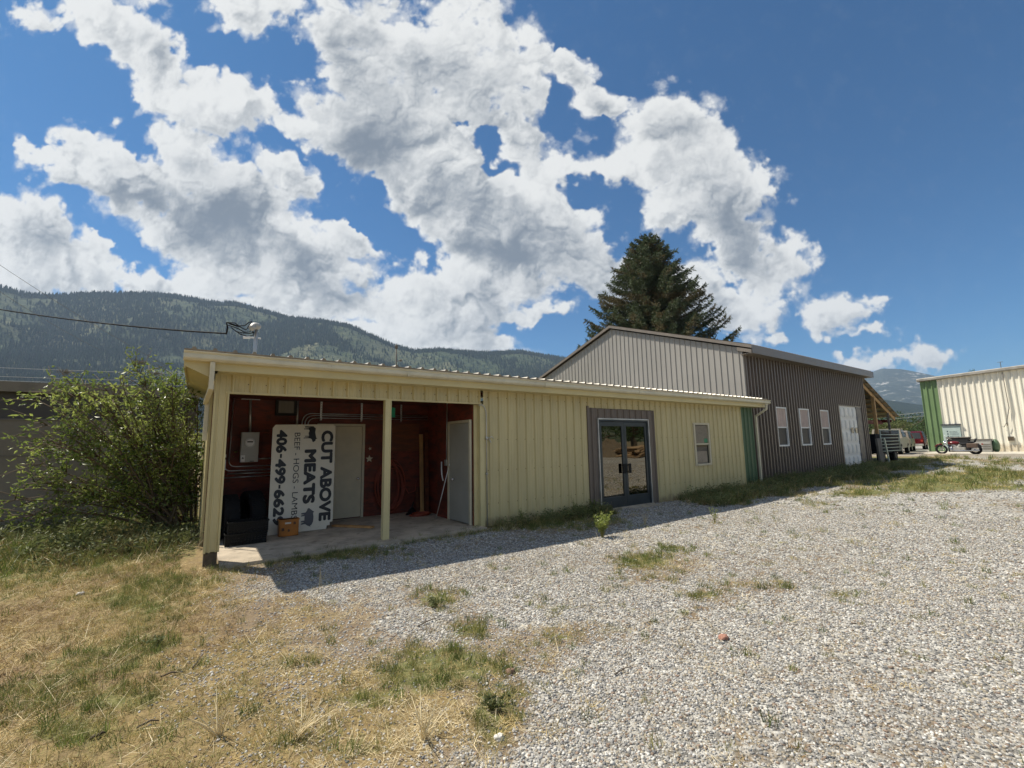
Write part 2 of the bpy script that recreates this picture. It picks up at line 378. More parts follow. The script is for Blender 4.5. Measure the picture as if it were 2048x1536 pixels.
def dirty(m, z0, z1, c=(.20,.15,.09)):       # mud splashed up the foot of a wall
    t = NT(m.node_tree); b = t.n['Principled BSDF']; src = b.inputs['Base Color'].links[0].from_socket; g = t.new('ShaderNodeTexCoord').outputs['Object']; sx = t.new('ShaderNodeSeparateXYZ'); t.put(sx, 0, g)
    f = t.math('ADD', t.ss(sx.outputs[2], z0, z1, 1, 0), t.math('MULTIPLY', t.math('SUBTRACT', t.noise(g, 5, 6, .7), .5), 1.6)); t.put(b, 'Base Color', t.mix(t.ss(f, .45, 1.1, 0, .75), src, c))
dirty(M['yellow'], 0, .42); dirty(M['brown'], .1, .7, (.17,.14,.11)); dirty(M['white'], .2, .8, (.40,.34,.26)); dirty(M['cream'], .3, 1.0, (.5,.42,.3))
def glass(name, tint=(.02,.022,.02), rough=.02):
    m = bpy.data.materials.new(name); m.use_nodes = True; b = m.node_tree.nodes['Principled BSDF']
    b.inputs['Base Color'].default_value = tint+(1,); b.inputs['Roughness'].default_value = rough; b.inputs['IOR'].default_value = 1.5
    b.inputs['Specular IOR Level'].default_value = .8; b.inputs['Coat Weight'].default_value = .0
    return m
M['glass'] = glass('dark_glass')
def tinted():
    m = bpy.data.materials.new('reflective_glass'); m.use_nodes = True; t = NT(m.node_tree); b = t.n['Principled BSDF']
    b.inputs['Base Color'].default_value = (.19,.18,.155,1); b.inputs['Metallic'].default_value = 1; b.inputs['Roughness'].default_value = .015
    g = t.new('ShaderNodeTexCoord').outputs['Object']; bn = t.new('ShaderNodeBump'); bn.inputs['Strength'].default_value = .12; bn.inputs['Distance'].default_value = .02
    t.put(bn, 'Height', t.noise(g, 1.6, 1, .4)); t.l.new(bn.outputs[0], b.inputs['Normal']); return m
M['mirror'] = tinted()
M['carred'] = mat('red_paint', (.12, .007, .012), .25, metal=.3, var=.06); M['cartan'] = mat('beige_paint', (.30, .25, .19), .3, metal=.3, var=.08)
M['carwhite'] = mat('pickup_white', (.30, .265, .21), .35, var=.08); M['taillight'] = mat('tail_lamp', (.35, .03, .02), .3)
M['bikered'] = mat('motorcycle_red', (.13, .006, .008), .18, var=.05); M['leather'] = mat('brown_leather', (.10, .065, .045), .6)
M['tarp'] = mat('charcoal_fabric', (.022, .022, .024), .8, spec=.2)
M['letter_blue'] = mat('note_paint', (.06, .09, .12), .6)
M['palegreen'] = mat('pale_green_board', (.48, .58, .54), .5, var=.05)

# ------------------------------------------------------------------ ground
def gz(x, y):
    x = np.asarray(x, float); y = np.asarray(y, float)
    z = np.clip((x-11)*.0165, 0, .4)+np.where(x < 0, np.clip(x*.03, -.08, 0), 0)
    r = np.hypot(x, y); near = np.clip(1.2-r/60, 0, 1)
    out = 1-sstep(y, 6.9, 7.4)*(x > -.5)*(x < 30)
    z = z+near*((fbm(x*.7, y*.7, 4, 3)-.5)*.05*out)
    return z
def G(x, y):
    z = 0.
    for k in range(4): p = on(x, y, 2, z); z = float(gz(p[0], p[1]))
    return p
def patch(x, y, dx, dy, k=1.):
    c = G(x, y)[:2]; a = G(x+dx, y)[:2]-c; b = (G(x, y+dy)[:2]-G(x, y-dy)[:2])/2
    return c, np.linalg.inv(np.array([a, b]).T), k
GREEN = [patch(*q) for q in [(860,1345,130,45,1.),(905,1310,60,25,.7),(875,1195,50,20,.9),(1290,1122,65,18,1.1),(1345,1098,40,10,.8),(990,1425,60,35,.9),(985,1480,40,40,.5),(190,1315,110,25,.9),
    (50,1385,90,25,.9),(310,1285,60,18,.6),(1130,1275,60,14,.6),(1230,1180,30,10,.5),(1410,1190,60,13,.7),(1560,1175,40,10,.5),(1680,1190,40,9,.7),(1110,1215,40,20,.5),(960,1250,50,22,.5),
    (1300,1160,60,9,.5),(1480,1170,40,9,.5),(1590,1338,20,7,.5),(1420,1290,30,10,.3),(1480,1310,40,8,.4),(1660,1320,40,14,.35),(1790,1310,60,14,.25),(660,1280,30,15,.5),(1205,1035,40,12,1.),
    (830,1290,30,20,.4),(700,1400,70,25,.5),(560,1480,60,20,.5),(450,1400,60,20,.5),(280,1400,60,18,.6),(120,1470,70,20,.7),(600,1320,50,20,.4),(740,1500,60,25,.5),(1000,1330,50,20,.5),(930,1265,50,18,.5),(1380,1225,40,12,.35),(1060,1290,40,14,.4),(1180,1320,40,14,.3),(320,1160,120,18,.8),(230,1210,80,14,.6),(1920,955,110,12,1.),(1850,975,90,10,1.),(2040,975,90,8,.8),(1990,945,60,9,.8),(1720,985,70,10,.9),(1640,1010,60,8,.5),(500,1250,40,14,.3),(760,1400,60,20,.35),(1040,1385,60,25,.5),(660,1105,130,14,.9),(1100,1050,120,12,.8)]]
BROWN = [patch(*q) for q in [(850,1430,130,70,1.),(640,1480,140,70,1.),(520,1330,120,60,.7),(420,1440,120,60,.9),(300,1500,160,60,.9),(600,1230,70,30,.5),(720,1350,90,40,.6),(200,1430,140,50,.6),(1020,1460,90,50,.6),(1000,1300,110,45,.5),(1150,1265,80,20,.6),(1500,1345,60,20,.3),(1500,1480,50,25,.35),(1360,1130,60,16,.5),(1100,1330,50,20,.3),(900,1230,70,30,.4),(1660,1290,50,20,.3),(1470,1520,60,14,.4),(1700,952,110,10,1.),(1560,985,80,9,.8),(700,1230,60,20,.4)]]
def pw(L, x, y):
    s = np.zeros_like(x)
    for c, Mi, k in L:
        dx = x-c[0]; dy = y-c[1]; a = Mi[0,0]*dx+Mi[0,1]*dy; b = Mi[1,0]*dx+Mi[1,1]*dy
        s = s+k*np.exp(-(a*a+b*b)*1.1)
    return s
LA = np.array([G(*q)[:2] for q in [(560,1130),(640,1190),(760,1280),(960,1400),(1060,1536)]])
LB = np.array([G(*q)[:2] for q in [(470,1140),(440,1250),(420,1400),(380,1536)]])
def xline(L, y):      # x of the polyline at given world y
    o = np.argsort(L[:,1]); return np.interp(y, L[o,1], L[o,0])
def masks(x, y):
    """gravel, green grass, dry straw densities 0..1"""
    x = np.asarray(x, float); y = np.asarray(y, float)
    n = fbm(x*1.3, y*1.3, 4, 11)-.5; n2 = fbm(x*4.5, y*4.5, 3, 23)-.5; n3 = fbm(x*.45, y*.45, 3, 31)-.5
    yb = np.clip(y, .2, 6.3)
    da = x-xline(LA, yb); db = x-xline(LB, yb)
    gr = sstep(da+n*1.5, -.35, .45)*.65+sstep(db+n*1.2, -.3, .4)*.35
    gr = gr*(1-.25*sstep(n2+n, .18, .4))*(1-.45*sstep(fbm(x*.33+9, y*.8, 4, 71), .50, .68))
    green = pw(GREEN, x, y)
    brown = pw(BROWN, x, y)
    # strip of weeds along the walls and the verge in front of the far building
    wall = np.exp(-((y-7.45)/.30)**2)*(x > .3)*(x < 8.1)*(.55+1.4*n)
    verge = sstep(y+n*1.6, 5.6, 6.7)*sstep(x, 10.5, 11.8)*(x < 40)
    v2 = sstep(x+y*.6+n3*6+n*3, 18.5, 22)*(x < 37)*sstep(y+n*4, .5, 3.2)
    far = sstep(np.hypot(x, y), 75, 85)
    green = green+np.clip(wall, 0, 1)*.9+verge*(.65+n*.8)+v2*(.32+n*1.9)*.9+far*.5
    left = 1-sstep(db+n*1.0, -.6, .25)
    vy_ = verge*sstep(n+.1, -.1, .2)*.5
    straw = vy_+left*(.95+n*.5)+.55*(1-sstep(da+n*1.2, -.8, .3))*(1-left)*(.7+n*1.5)+verge*sstep(n3+n*.6, -.02, .14)*.9+brown*.8+far*.5+np.clip(wall, 0, 1)*.3
    bushz = np.exp(-((x+.9)/1.6)**2-((y-10.9)/1.6)**2)
    green = green+bushz*.6+left*sstep(n3*1.5+n, .08, .35)*.55+(x < 0.2)*sstep(y, 7.5, 9)*.5
    road = (x > 36)*(x < 49)*sstep(x+n*3, 35.5, 37.5)*(y > -40)*(y < 40)
    green = green*(1-road); straw = straw*(1-road)
    gr = gr*(1-np.clip(green*.95, 0, .9))*(1-np.clip(brown*.7, 0, .7))
    gr = gr*(1-sstep(verge, .3, .7)*.8)*(1-.9*far)
    return np.clip(gr, 0, 1), np.clip(green, 0, 1), np.clip(straw, 0, 1), np.clip(road, 0, 1)

def ground_mat():
    m = bpy.data.materials.new('ground'); m.use_nodes = True; t = NT(m.node_tree); b = t.n['Principled BSDF']
    g = t.new('ShaderNodeTexCoord').outputs['Object']
    at = t.new('ShaderNodeAttribute', attribute_name='mask'); sp = t.new('ShaderNodeSeparateColor'); t.l.new(at.outputs['Color'], sp.inputs[0])
    gr, gn, st = sp.outputs; rd = at.outputs['Alpha']
    # pebbles: two voronoi layers
    vo = t.new('ShaderNodeTexVoronoi', feature='F1'); t.put(vo, 'Vector', g); vo.inputs['Scale'].default_value = 34
    vo2 = t.new('ShaderNodeTexVoronoi', feature='F1'); t.put(vo2, 'Vector', g); vo2.inputs['Scale'].default_value = 12
    sv = t.new('ShaderNodeSeparateColor'); t.l.new(vo.outputs['Color'], sv.inputs[0])
    cr = t.new('ShaderNodeValToRGB'); t.l.new(sv.outputs[0], cr.inputs[0]); e = cr.color_ramp.elements
    e[0].position = 0; e[0].color = (.10,.098,.095,1); e[1].position = 1; e[1].color = (.66,.635,.58,1)
    for p_, c_ in ((.25,(.21,.205,.19,1)),(.5,(.35,.33,.29,1)),(.75,(.50,.475,.42,1))): q = e.new(p_); q.color = c_
    peb = t.mix(t.ss(t.noise(g, .9, 4, .6), .35, .7, 0, .35), cr.outputs[0], (.24,.215,.17))
    dirt = t.mix(t.ss(t.noise(g, 1.4, 6, .65), .35, .65), (.20,.145,.09), (.28,.22,.15))
    dirt = t.mix(t.ss(t.noise(g, 45, 3, .6), .45, .7), dirt, (.15,.115,.075))
    soilgrass = t.mix(t.ss(t.noise(g, 9, 5, .7), .35, .65), (.085,.11,.03), (.19,.19,.07))
    strawc = t.mix(t.ss(t.noise(g, 16, 5, .7), .35, .65), (.165,.115,.048), (.32,.235,.10))
    rdc = t.mix(t.ss(t.noise(g, 2.2, 5, .7), .3, .7), (.25,.215,.17), (.33,.295,.24))
    nz = t.math('MULTIPLY', t.math('SUBTRACT', t.noise(g, 7, 5, .7), .5), 1.3)
    f1 = t.ss(t.math('ADD', gr, nz), .35, .6)
    c = t.mix(f1, dirt, peb)
    c = t.mix(t.ss(t.math('ADD', st, nz), .35, .8, 0, .8), c, strawc)
    c = t.mix(t.ss(t.math('ADD', gn, nz), .35, .8, 0, .85), c, soilgrass)
    c = t.mix(rd, c, rdc)
    t.put(b, 'Base Color', c); b.inputs['Roughness'].default_value = .92; b.inputs['Specular IOR Level'].default_value = .25
    hgt = t.math('MULTIPLY', t.math('SUBTRACT', 1.0, t.math('MULTIPLY', vo.outputs['Distance'], 1.3)), f1)
    hgt = t.math('ADD', hgt, t.math('MULTIPLY', t.noise(g, 60, 4, .7), .8))
    bn = t.new('ShaderNodeBump'); bn.inputs['Strength'].default_value = .75; bn.inputs['Distance'].default_value = .016
    t.put(bn, 'Height', hgt); t.l.new(bn.outputs[0], b.inputs['Normal'])
    return m
M['ground'] = ground_mat()
def make_ground():
    nr, na = 400, 760
    rr = .25*np.exp(np.linspace(0, math.log(9000/.25), nr)); aa = np.linspace(0, 2*math.pi, na, endpoint=False)
    Rr, A = np.meshgrid(rr, aa, indexing='ij'); X = (Rr*np.cos(A)).ravel(); Y = (Rr*np.sin(A)).ravel(); Z = gz(X, Y)
    V = np.stack([X, Y, Z], 1); V = np.vstack([V, [[0, 0, float(gz(0, 0))]]])
    i = np.arange(nr-1)[:, None]; j = np.arange(na)[None, :]; j2 = (j+1) % na
    F = np.stack([(i*na+j), ((i+1)*na+j), ((i+1)*na+j2), (i*na+j2)], -1).reshape(-1, 4)
    o = npmesh('ground', V, F, M['ground'], smooth=True)
    g, n, s, r = masks(V[:, 0], V[:, 1])
    ca = o.data.color_attributes.new('mask', 'FLOAT_COLOR', 'POINT'); ca.data.foreach_set('color', np.stack([g, n, s, r], 1).astype(np.float32).ravel())
    tag(o, kind='structure')
make_ground()

# scatter: points with rotation/scale, instancing small meshes picked at random
def scatter(name, pts, rot, scl, protos, label, cat, idx=None):
    cl = bpy.data.collections.new(name+'_kinds')
    for p in protos:
        for c in list(p.users_collection): c.objects.unlink(p)
        cl.objects.link(p)
    me = bpy.data.meshes.new(name); me.vertices.add(len(pts)); me.vertices.foreach_set('co', np.asarray(pts, np.float32).ravel())
    for nm, ty, dat in (('rot', 'FLOAT_VECTOR', rot), ('scl', 'FLOAT', scl), ('idx', 'INT', rng.integers(0, len(protos), len(pts)) if idx is None else idx)):
        a = me.attributes.new(nm, ty, 'POINT')
        a.data.foreach_set('vector' if ty == 'FLOAT_VECTOR' else 'value', np.asarray(dat, np.int32 if ty == 'INT' else np.float32).ravel())
    for s_ in {x.material for p in protos for x in p.material_slots}: me.materials.append(s_)
    o = bpy.data.objects.new(name, me); col.objects.link(o)
    ng = bpy.data.node_groups.new(name, 'GeometryNodeTree'); ng.interface.new_socket('Geometry', in_out='INPUT', socket_type='NodeSocketGeometry'); ng.interface.new_socket('Geometry', in_out='OUTPUT', socket_type='NodeSocketGeometry')
    t = NT(ng); gi = t.new('NodeGroupInput'); go = t.new('NodeGroupOutput'); ip = t.new('GeometryNodeInstanceOnPoints'); ci = t.new('GeometryNodeCollectionInfo')
    ci.inputs['Collection'].default_value = cl; ci.inputs['Separate Children'].default_value = True; ci.inputs['Reset Children'].default_value = True
    def attr(nm, ty):
        n = t.new('GeometryNodeInputNamedAttribute', data_type=ty); n.inputs[0].default_value = nm; return n.outputs[0]
    mp = t.new('GeometryNodeMeshToPoints'); t.l.new(gi.outputs[0], mp.inputs[0])
    t.l.new(mp.outputs[0], ip.inputs['Points']); t.l.new(ci.outputs[0], ip.inputs['Instance']); ip.inputs['Pick Instance'].default_value = True
    t.l.new(attr('idx', 'INT'), ip.inputs['Instance Index']); t.l.new(attr('rot', 'FLOAT_VECTOR'), ip.inputs['Rotation']); t.l.new(attr('scl', 'FLOAT'), ip.inputs['Scale'])
    t.l.new(ip.outputs[0], go.inputs[0])
    md = o.modifiers.new('scatter', 'NODES'); md.node_group = ng
    return tag(o, label, cat, kind='stuff')
def fan(r0, r1, n, half=61):            # random ground points in front of the camera
    r = np.sqrt(rng.uniform(r0*r0, r1*r1, n)); a = YAW+np.radians(rng.uniform(-half, half, n)); return r*np.cos(a), r*np.sin(a)
def blocked(x, y): return (x > -.05)*(y > 7.68)*(x < 60)+((x > 15.6)*(y > 7.95)*(x < 29))

# pebbles
pebm = []
for k, (c, va) in enumerate([((.35,.33,.30),.3),((.26,.25,.235),.35),((.34,.29,.215),.3),((.14,.14,.14),.4),((.53,.51,.465),.25),((.23,.165,.12),.3)]):
    pebm.append(mat('pebble_%d' % k, c, .75, var=.1, scale=60, rnd=va, bump=.1, bscale=150))
import bmesh
peb = []
for k, mi in enumerate([0,0,0,1,1,2,2,3,4,4,5,0]):
    bm = bmesh.new(); bmesh.ops.create_icosphere(bm, subdivisions=1 if k % 2 else 2, radius=1)
    sc = Vector((1, random.uniform(.6,.95), random.uniform(.4,.65)))
    for v in bm.verts: v.co = Vector((v.co.x*sc.x, v.co.y*sc.y, v.co.z*sc.z))*random.uniform(.86, 1.12)
    me = bpy.data.meshes.new('pebble'); bm.to_mesh(me); bm.free(); me.materials.append(pebm[mi])
    me.polygons.foreach_set('use_smooth', [True]*len(me.polygons)); peb.append(bpy.data.objects.new('pebble', me))
P_, S_ = [], []
for r0, r1, n, s0, s1 in ((2.0, 4.2, 95000, .004, .0115), (4.2, 7.5, 140000, .006, .013), (7.5, 13, 130000, .0095, .016), (13, 24, 50000, .016, .026)):
    x, y = fan(r0, r1, n); g, gn, st, rd = masks(x, y)
    k = (rng.random(n) < g*.98+.05*(gn+st < .8))*(~blocked(x, y).astype(bool)); x, y = x[k], y[k]
    s = rng.uniform(s0, s1, len(x))*np.where(rng.random(len(x)) < .04, 1.5, 1)
    P_.append(np.stack([x, y, gz(x, y)+s*.15], 1)); S_.append(s)
P_ = np.vstack(P_); S_ = np.concatenate(S_); n = len(P_)
scatter('gravel', P_, np.stack([rng.uniform(-.4,.4,n), rng.uniform(-.4,.4,n), rng.uniform(0,6.28,n)], 1), S_, peb, 'pale grey and cream pebbles covering the yard in front of the buildings', 'gravel')

# grass and straw clumps
def blades(n, h, rad, lean, wd, flat=0., curl=.5):
    V, F = [], []
    for i in range(n):
        a = random.uniform(0, 6.28); r = rad*math.sqrt(random.random()); bx, by = r*math.cos(a), r*math.sin(a)
        d = random.uniform(0, 6.28); L = h*random.uniform(.5, 1.15); ln = lean*random.uniform(.3, 1.2); w0 = wd*random.uniform(.7, 1.3)
        if random.random() < flat: ln = random.uniform(1.2, 1.55)
        dx, dy = math.cos(d), math.sin(d); tw = random.uniform(0, 6.28); sx, sy = -math.sin(tw)*w0/2, math.cos(tw)*w0/2
        o = len(V); px, py, pz = bx, by, 0
        for s in range(3):
            q = 1-s*.42 if s < 2 else .08
            V += [(px-sx*q, py-sy*q, pz+.002), (px+sx*q, py+sy*q, pz+.002)]
            an = ln+curl*s*.6*(1 if ln < 1.1 else .1); an = min(an, 1.62); st_ = L/2
            px += dx*math.sin(an)*st_; py += dy*math.sin(an)*st_; pz += math.cos(an)*st_
        F += [(o, o+1, o+3, o+2), (o+2, o+3, o+5, o+4)]
    return V, F
def clump(name, m, *a, **k):
    V, F = blades(*a, **k); me = bpy.data.meshes.new(name); me.from_pydata(V, [], F); me.materials.append(m); return bpy.data.objects.new(name, me)
M['gblade'] = mat('grass_blade', (.15, .19, .045), .55, var=.3, scale=3, rnd=.35, trans=.35); M['gblade2'] = mat('olive_blade', (.30, .28, .09), .6, var=.3, scale=3, rnd=.3, trans=.3)
M['straw'] = mat('straw_blade', (.54, .415, .18), .6, var=.3, scale=5, rnd=.35, trans=.2); M['straw2'] = mat('pale_straw', (.68, .57, .35), .6, var=.2, scale=5, rnd=.3, trans=.15); M['brownblade'] = mat('brown_blade', (.30, .195, .085), .65, var=.3, scale=5, rnd=.3, trans=.15)
greenP = [clump('grass_clump', M[m], n, h, r, l, w_, flat=f) for m, n, h, r, l, w_, f in (('gblade',34,.07,.07,.5,.005,.1),('gblade2',28,.055,.08,.7,.005,.2),('straw',30,.05,.07,.9,.0045,.5),('gblade2',30,.06,.07,.7,.005,.2),('gblade2',24,.09,.06,.5,.0045,.15),('gblade',20,.11,.05,.4,.006,.1),('straw',18,.07,.07,.8,.0045,.4))]
strawP = [clump('straw_clump', M[m], n, h, r, l, w_, flat=f) for m, n, h, r, l, w_, f in (('straw',26,.11,.09,1.1,.0045,.8),('straw2',18,.14,.10,1.2,.0045,.9),('brownblade',18,.10,.09,1.1,.005,.8),('straw',24,.08,.08,.8,.0045,.5),('straw2',8,.24,.10,1.3,.005,1.),('gblade2',18,.06,.08,.8,.0045,.4))]
def lay(bands, dens, protos, name, label, cat, zs=0, smul=1., pick=None):
    P, Sx = [], []
    for r0, r1, n, sc in bands:
        x, y = fan(r0, r1, n); k = (rng.random(n) < dens(x, y))*(~blocked(x, y).astype(bool)); x, y = x[k], y[k]
        P.append(np.stack([x, y, gz(x, y)], 1)); Sx.append(rng.uniform(.6, 1.25, len(x))*sc)
    P = np.vstack(P); Sx = np.concatenate(Sx); n = len(P)
    return scatter(name, P, np.stack([rng.uniform(-.15,.15,n), rng.uniform(-.15,.15,n), rng.uniform(0,6.28,n)], 1), Sx*smul, protos, label, cat, None if pick is None else pick(P[:, 0], P[:, 1]))
def dgreen(x, y): g, n, s, r = masks(x, y); return np.clip(n-.12+(fbm(x*9, y*9, 2, 5)-.5)*.6, 0, 1)*1.1+.012
def dstraw(x, y): g, n, s, r = masks(x, y); return np.clip(s-.1+(fbm(x*7, y*7, 2, 6)-.5)*.5, 0, 1)+.012*(r < .5)
def strawpick(x, y):                       # brown, pale and olive litter lie in drifts
    n = fbm(x*.9+4, y*.9, 4, 91)+rng.normal(0, .07, len(x)); m = fbm(x*.6, y*.6+7, 3, 97)+rng.normal(0, .08, len(x)); r = rng.integers(0, 100, len(x))
    o = np.where(n > .55, 2, np.where(n < .44, 1, 0)); o = np.where(m > .60, 5, o); o = np.where(r < 18, 3, o); return np.where(r > 93, 4, o)
lay(((1.8,5,9000,.8),(5,9,20000,.9),(9,16,22000,1.25),(16,40,30000,2.2)), dgreen, greenP, 'green_grass', 'short green grass and low weeds growing through the gravel and along the walls', 'grass')
lay(((1.8,5,9000,.8),(5,9,20000,.95),(9,16,12000,1.3),(16,40,9000,2.2)), dstraw, strawP, 'dry_straw', 'tan cut straw and dry grass lying over the left side of the yard', 'straw', pick=strawpick)
#@@SECTION2
# ------------------------------------------------------------------ hills and mountains
def hill_mat(name, dark, mid, bare, bscale, f=(.45, .62), rocks=None):
    m = bpy.data.materials.new(name); m.use_nodes = True; t = NT(m.node_tree); b = t.n['Principled BSDF']
    g = t.new('ShaderNodeTexCoord').outputs['Object']
    c = t.mix(t.ss(t.noise(g, 1/24, 5, .7), .38, .62), dark, mid)
    c = t.mix(t.ss(t.noise(g, bscale, 7, .62, .6), f[0], f[1]), c, bare)
    c = t.mix(t.ss(t.noise(g, 1/9, 3, .7), .50, .66), c, dark)
    if rocks: c = t.mix(t.math('MULTIPLY', t.ss(t.noise(g, 1/75, 9, .72, .3), .555, .61), t.ss(t.noise(g, 1/500, 3, .5), .46, .58)), c, rocks)
    t.put(b, 'Base Color', c); b.inputs['Roughness'].default_value = .95; b.inputs['Specular IOR Level'].default_value = .1
    bn = t.new('ShaderNodeBump'); bn.inputs['Strength'].default_value = .8; bn.inputs['Distance'].default_value = 14
    t.put(bn, 'Height', t.noise(g, 1/18, 5, .7)); t.l.new(bn.outputs[0], b.inputs['Normal']); return m
M['hill'] = hill_mat('forested_slope', (.035,.055,.033), (.085,.105,.05), (.17,.165,.09), 1/260, (.44,.70))
M['mountlow'] = hill_mat('low_forest', (.020,.034,.030), (.035,.05,.035), (.05,.065,.04), 1/600, (.5,.8))
M['mount'] = hill_mat('far_mountain_rock', (.020,.034,.030), (.05,.062,.045), (.16,.155,.13), 1/900, (.5,.75), (.36,.35,.32))
AZ = [-60,-30,0,5,10.68,11.67,13.07,14.37,15.37,17,25,35,47.5,50.05,53.3,58.5,60.5,63.7,66.8,69.3,72.4,74.75,78.2,81.4,84,87,89.3,92.4,94.8,98.5,101.4,102.6,104.4,110,120,150,200,260,300]
EL = [.13,.13,.02,.02,.02,.02,.02,.02,.02,.02,.06,.14,.1876,.1962,.2082,.2047,.2082,.2122,.2076,.2175,.2408,.258,.2639,.2633,.2734,.2812,.2765,.2794,.2755,.2606,.2454,.2419,.2459,.26,.26,.2,.14,.14,.13]
def terrain(name, a0, a1, na, nr, r0, r1, azs, els, m, seed, spur=.35, rough=1.):
    A = np.radians(np.linspace(a0, a1, na)); t = np.concatenate([np.linspace(0, 1, nr), [1.03, 1.1, 1.25]]); el = np.interp(np.degrees(A), azs, els)
    el = el*(1+.006*rough*(fbm(np.degrees(A)*2.3, A*0, 4, seed+9)-.5))
    # every direction has its own ridge distance, and the elevation angle grows towards it
    T, AA = np.meshgrid(t, A, indexing='ij'); E_ = np.broadcast_to(el, T.shape)
    Rr = r0+(r1*(1+.10*np.sin(AA*5+seed))-r0)*T
    X = Rr*np.cos(AA); Y = Rr*np.sin(AA); L = (r1-r0)
    rid = 1-np.abs(2*fbm(X/L*2.6, Y/L*2.6, 5, seed)-1)
    rid2 = fbm(X/L*7, Y/L*7, 5, seed+4)-.5
    tt = np.clip(T, 0, 1); env = np.sin(np.pi*np.clip(tt, 0, 1))
    p = tt**.9*(1-spur*env*(1-rid)*1.6)+rid2*.16*env*(1-tt)**.3
    Z = 1.63+Rr*E_*np.clip(p, -.02, 1)*np.where(T > 1, 1-(T-1)*3.2, 1); Z = np.where(T == 0, -5, Z)
    V = np.stack([X.ravel(), Y.ravel(), Z.ravel()], 1); n2 = len(t)
    i = np.arange(n2-1)[:, None]; j = np.arange(na-1)[None, :]
    F = np.stack([i*na+j, (i+1)*na+j, (i+1)*na+j+1, i*na+j+1], -1).reshape(-1, 4)[:, ::-1]
    o = npmesh(name, V, F, m, smooth=True); tag(o, kind='structure'); return X, Y, Z, T
HX, HY, HZ, HT = terrain('hills', 20, 330, 2040, 110, 620, 2300, AZ, EL, M['hill'], 5)
terrain('mountains', -30, 52, 700, 90, 2700, 5600, [-30,0,8,10.68,11.67,13.07,14.37,15.37,17,19,25,35,52], [.07,.075,.09,.0974,.1053,.1142,.1179,.1129,.108,.104,.11,.10,.09], M['mount'], 12, .22, 1.5)
terrain('foothills', -25, 50, 500, 60, 1300, 2400, [-25,0,9,12,15,18,24,35,50], [.03,.035,.05,.052,.066,.072,.08,.10,.11], M['mountlow'], 21, .2)
# conifers on the near hills, one far-off wood
def cone(h, r, m, n=6):
    b = MB(); b.tube([(0,0,0),(0,0,h*.25)], h*.02, 4)
    for k in range(3):
        z0 = h*(.1+.27*k); rr = r*(1-.27*k); vs = [(rr*math.cos(6.283*i/n+k), rr*math.sin(6.283*i/n+k), z0) for i in range(n)]+[(0,0,min(h, z0+h*.5))]
        b.add(vs, [(i, (i+1) % n, n) for i in range(n)])
    me = bpy.data.meshes.new('far_tree'); me.from_pydata(b.v, [], b.f); me.materials.append(m); return bpy.data.objects.new('far_tree', me)
M['farfir'] = mat('far_conifer', (.035, .055, .032), .95, var=.2, scale=.1, rnd=.4, spec=.1); M['snag'] = mat('dead_snag', (.10, .09, .075), .95, rnd=.3, spec=.1)
def snag(h):
    b = MB(); b.tube([(0,0,0),(0,0,h)], [h*.022, h*.008], 4); b.tube([(0,0,h*.5),(h*.07,0,h*.6)], h*.008, 3)
    me = bpy.data.meshes.new('far_snag'); me.from_pydata(b.v, [], b.f); me.materials.append(M['snag']); return bpy.data.objects.new('far_snag', me)
def wood():
    na = HX.shape[1]; k0 = int(96/310*na); k1 = int(20/310*na); N = 120000
    fi = rng.uniform(.04, 1.0, N)**.75*109; fj = rng.uniform(k1, k0, N)
    e = 9000; fi = np.concatenate([fi, rng.uniform(107, 109.5, e)]); fj = np.concatenate([fj, rng.uniform(k1, k0, e)])
    i0 = fi.astype(int); j0 = fj.astype(int); u = fi-i0; v = fj-j0
    def bl(A): return (A[i0, j0]*(1-u)+A[i0+1, j0]*u)*(1-v)+(A[i0, j0+1]*(1-u)+A[i0+1, j0+1]*u)*v
    x, y, z = bl(HX), bl(HY), bl(HZ); n_ = fbm(x/330+3, y/330, 5, 77); keep = rng.random(len(x)) < np.clip((n_-.49)*7, .07, 1)
    keep |= np.arange(len(x)) >= N
    x, y, z = x[keep], y[keep], z[keep]; n = len(x)
    return np.stack([x, y, z-1], 1), rng.uniform(.6, 1.2, n), n
wp_, ws_, wn_ = wood()
scatter('conifer_forest', wp_, np.stack([np.zeros(wn_), np.zeros(wn_), rng.uniform(0, 6.28, wn_)], 1), ws_, [cone(17, 3.4, M['farfir']), cone(14, 3.2, M['farfir']), cone(19, 3.0, M['farfir']), snag(15)], 'conifer wood and bare snags covering the hills behind the buildings', 'forest')

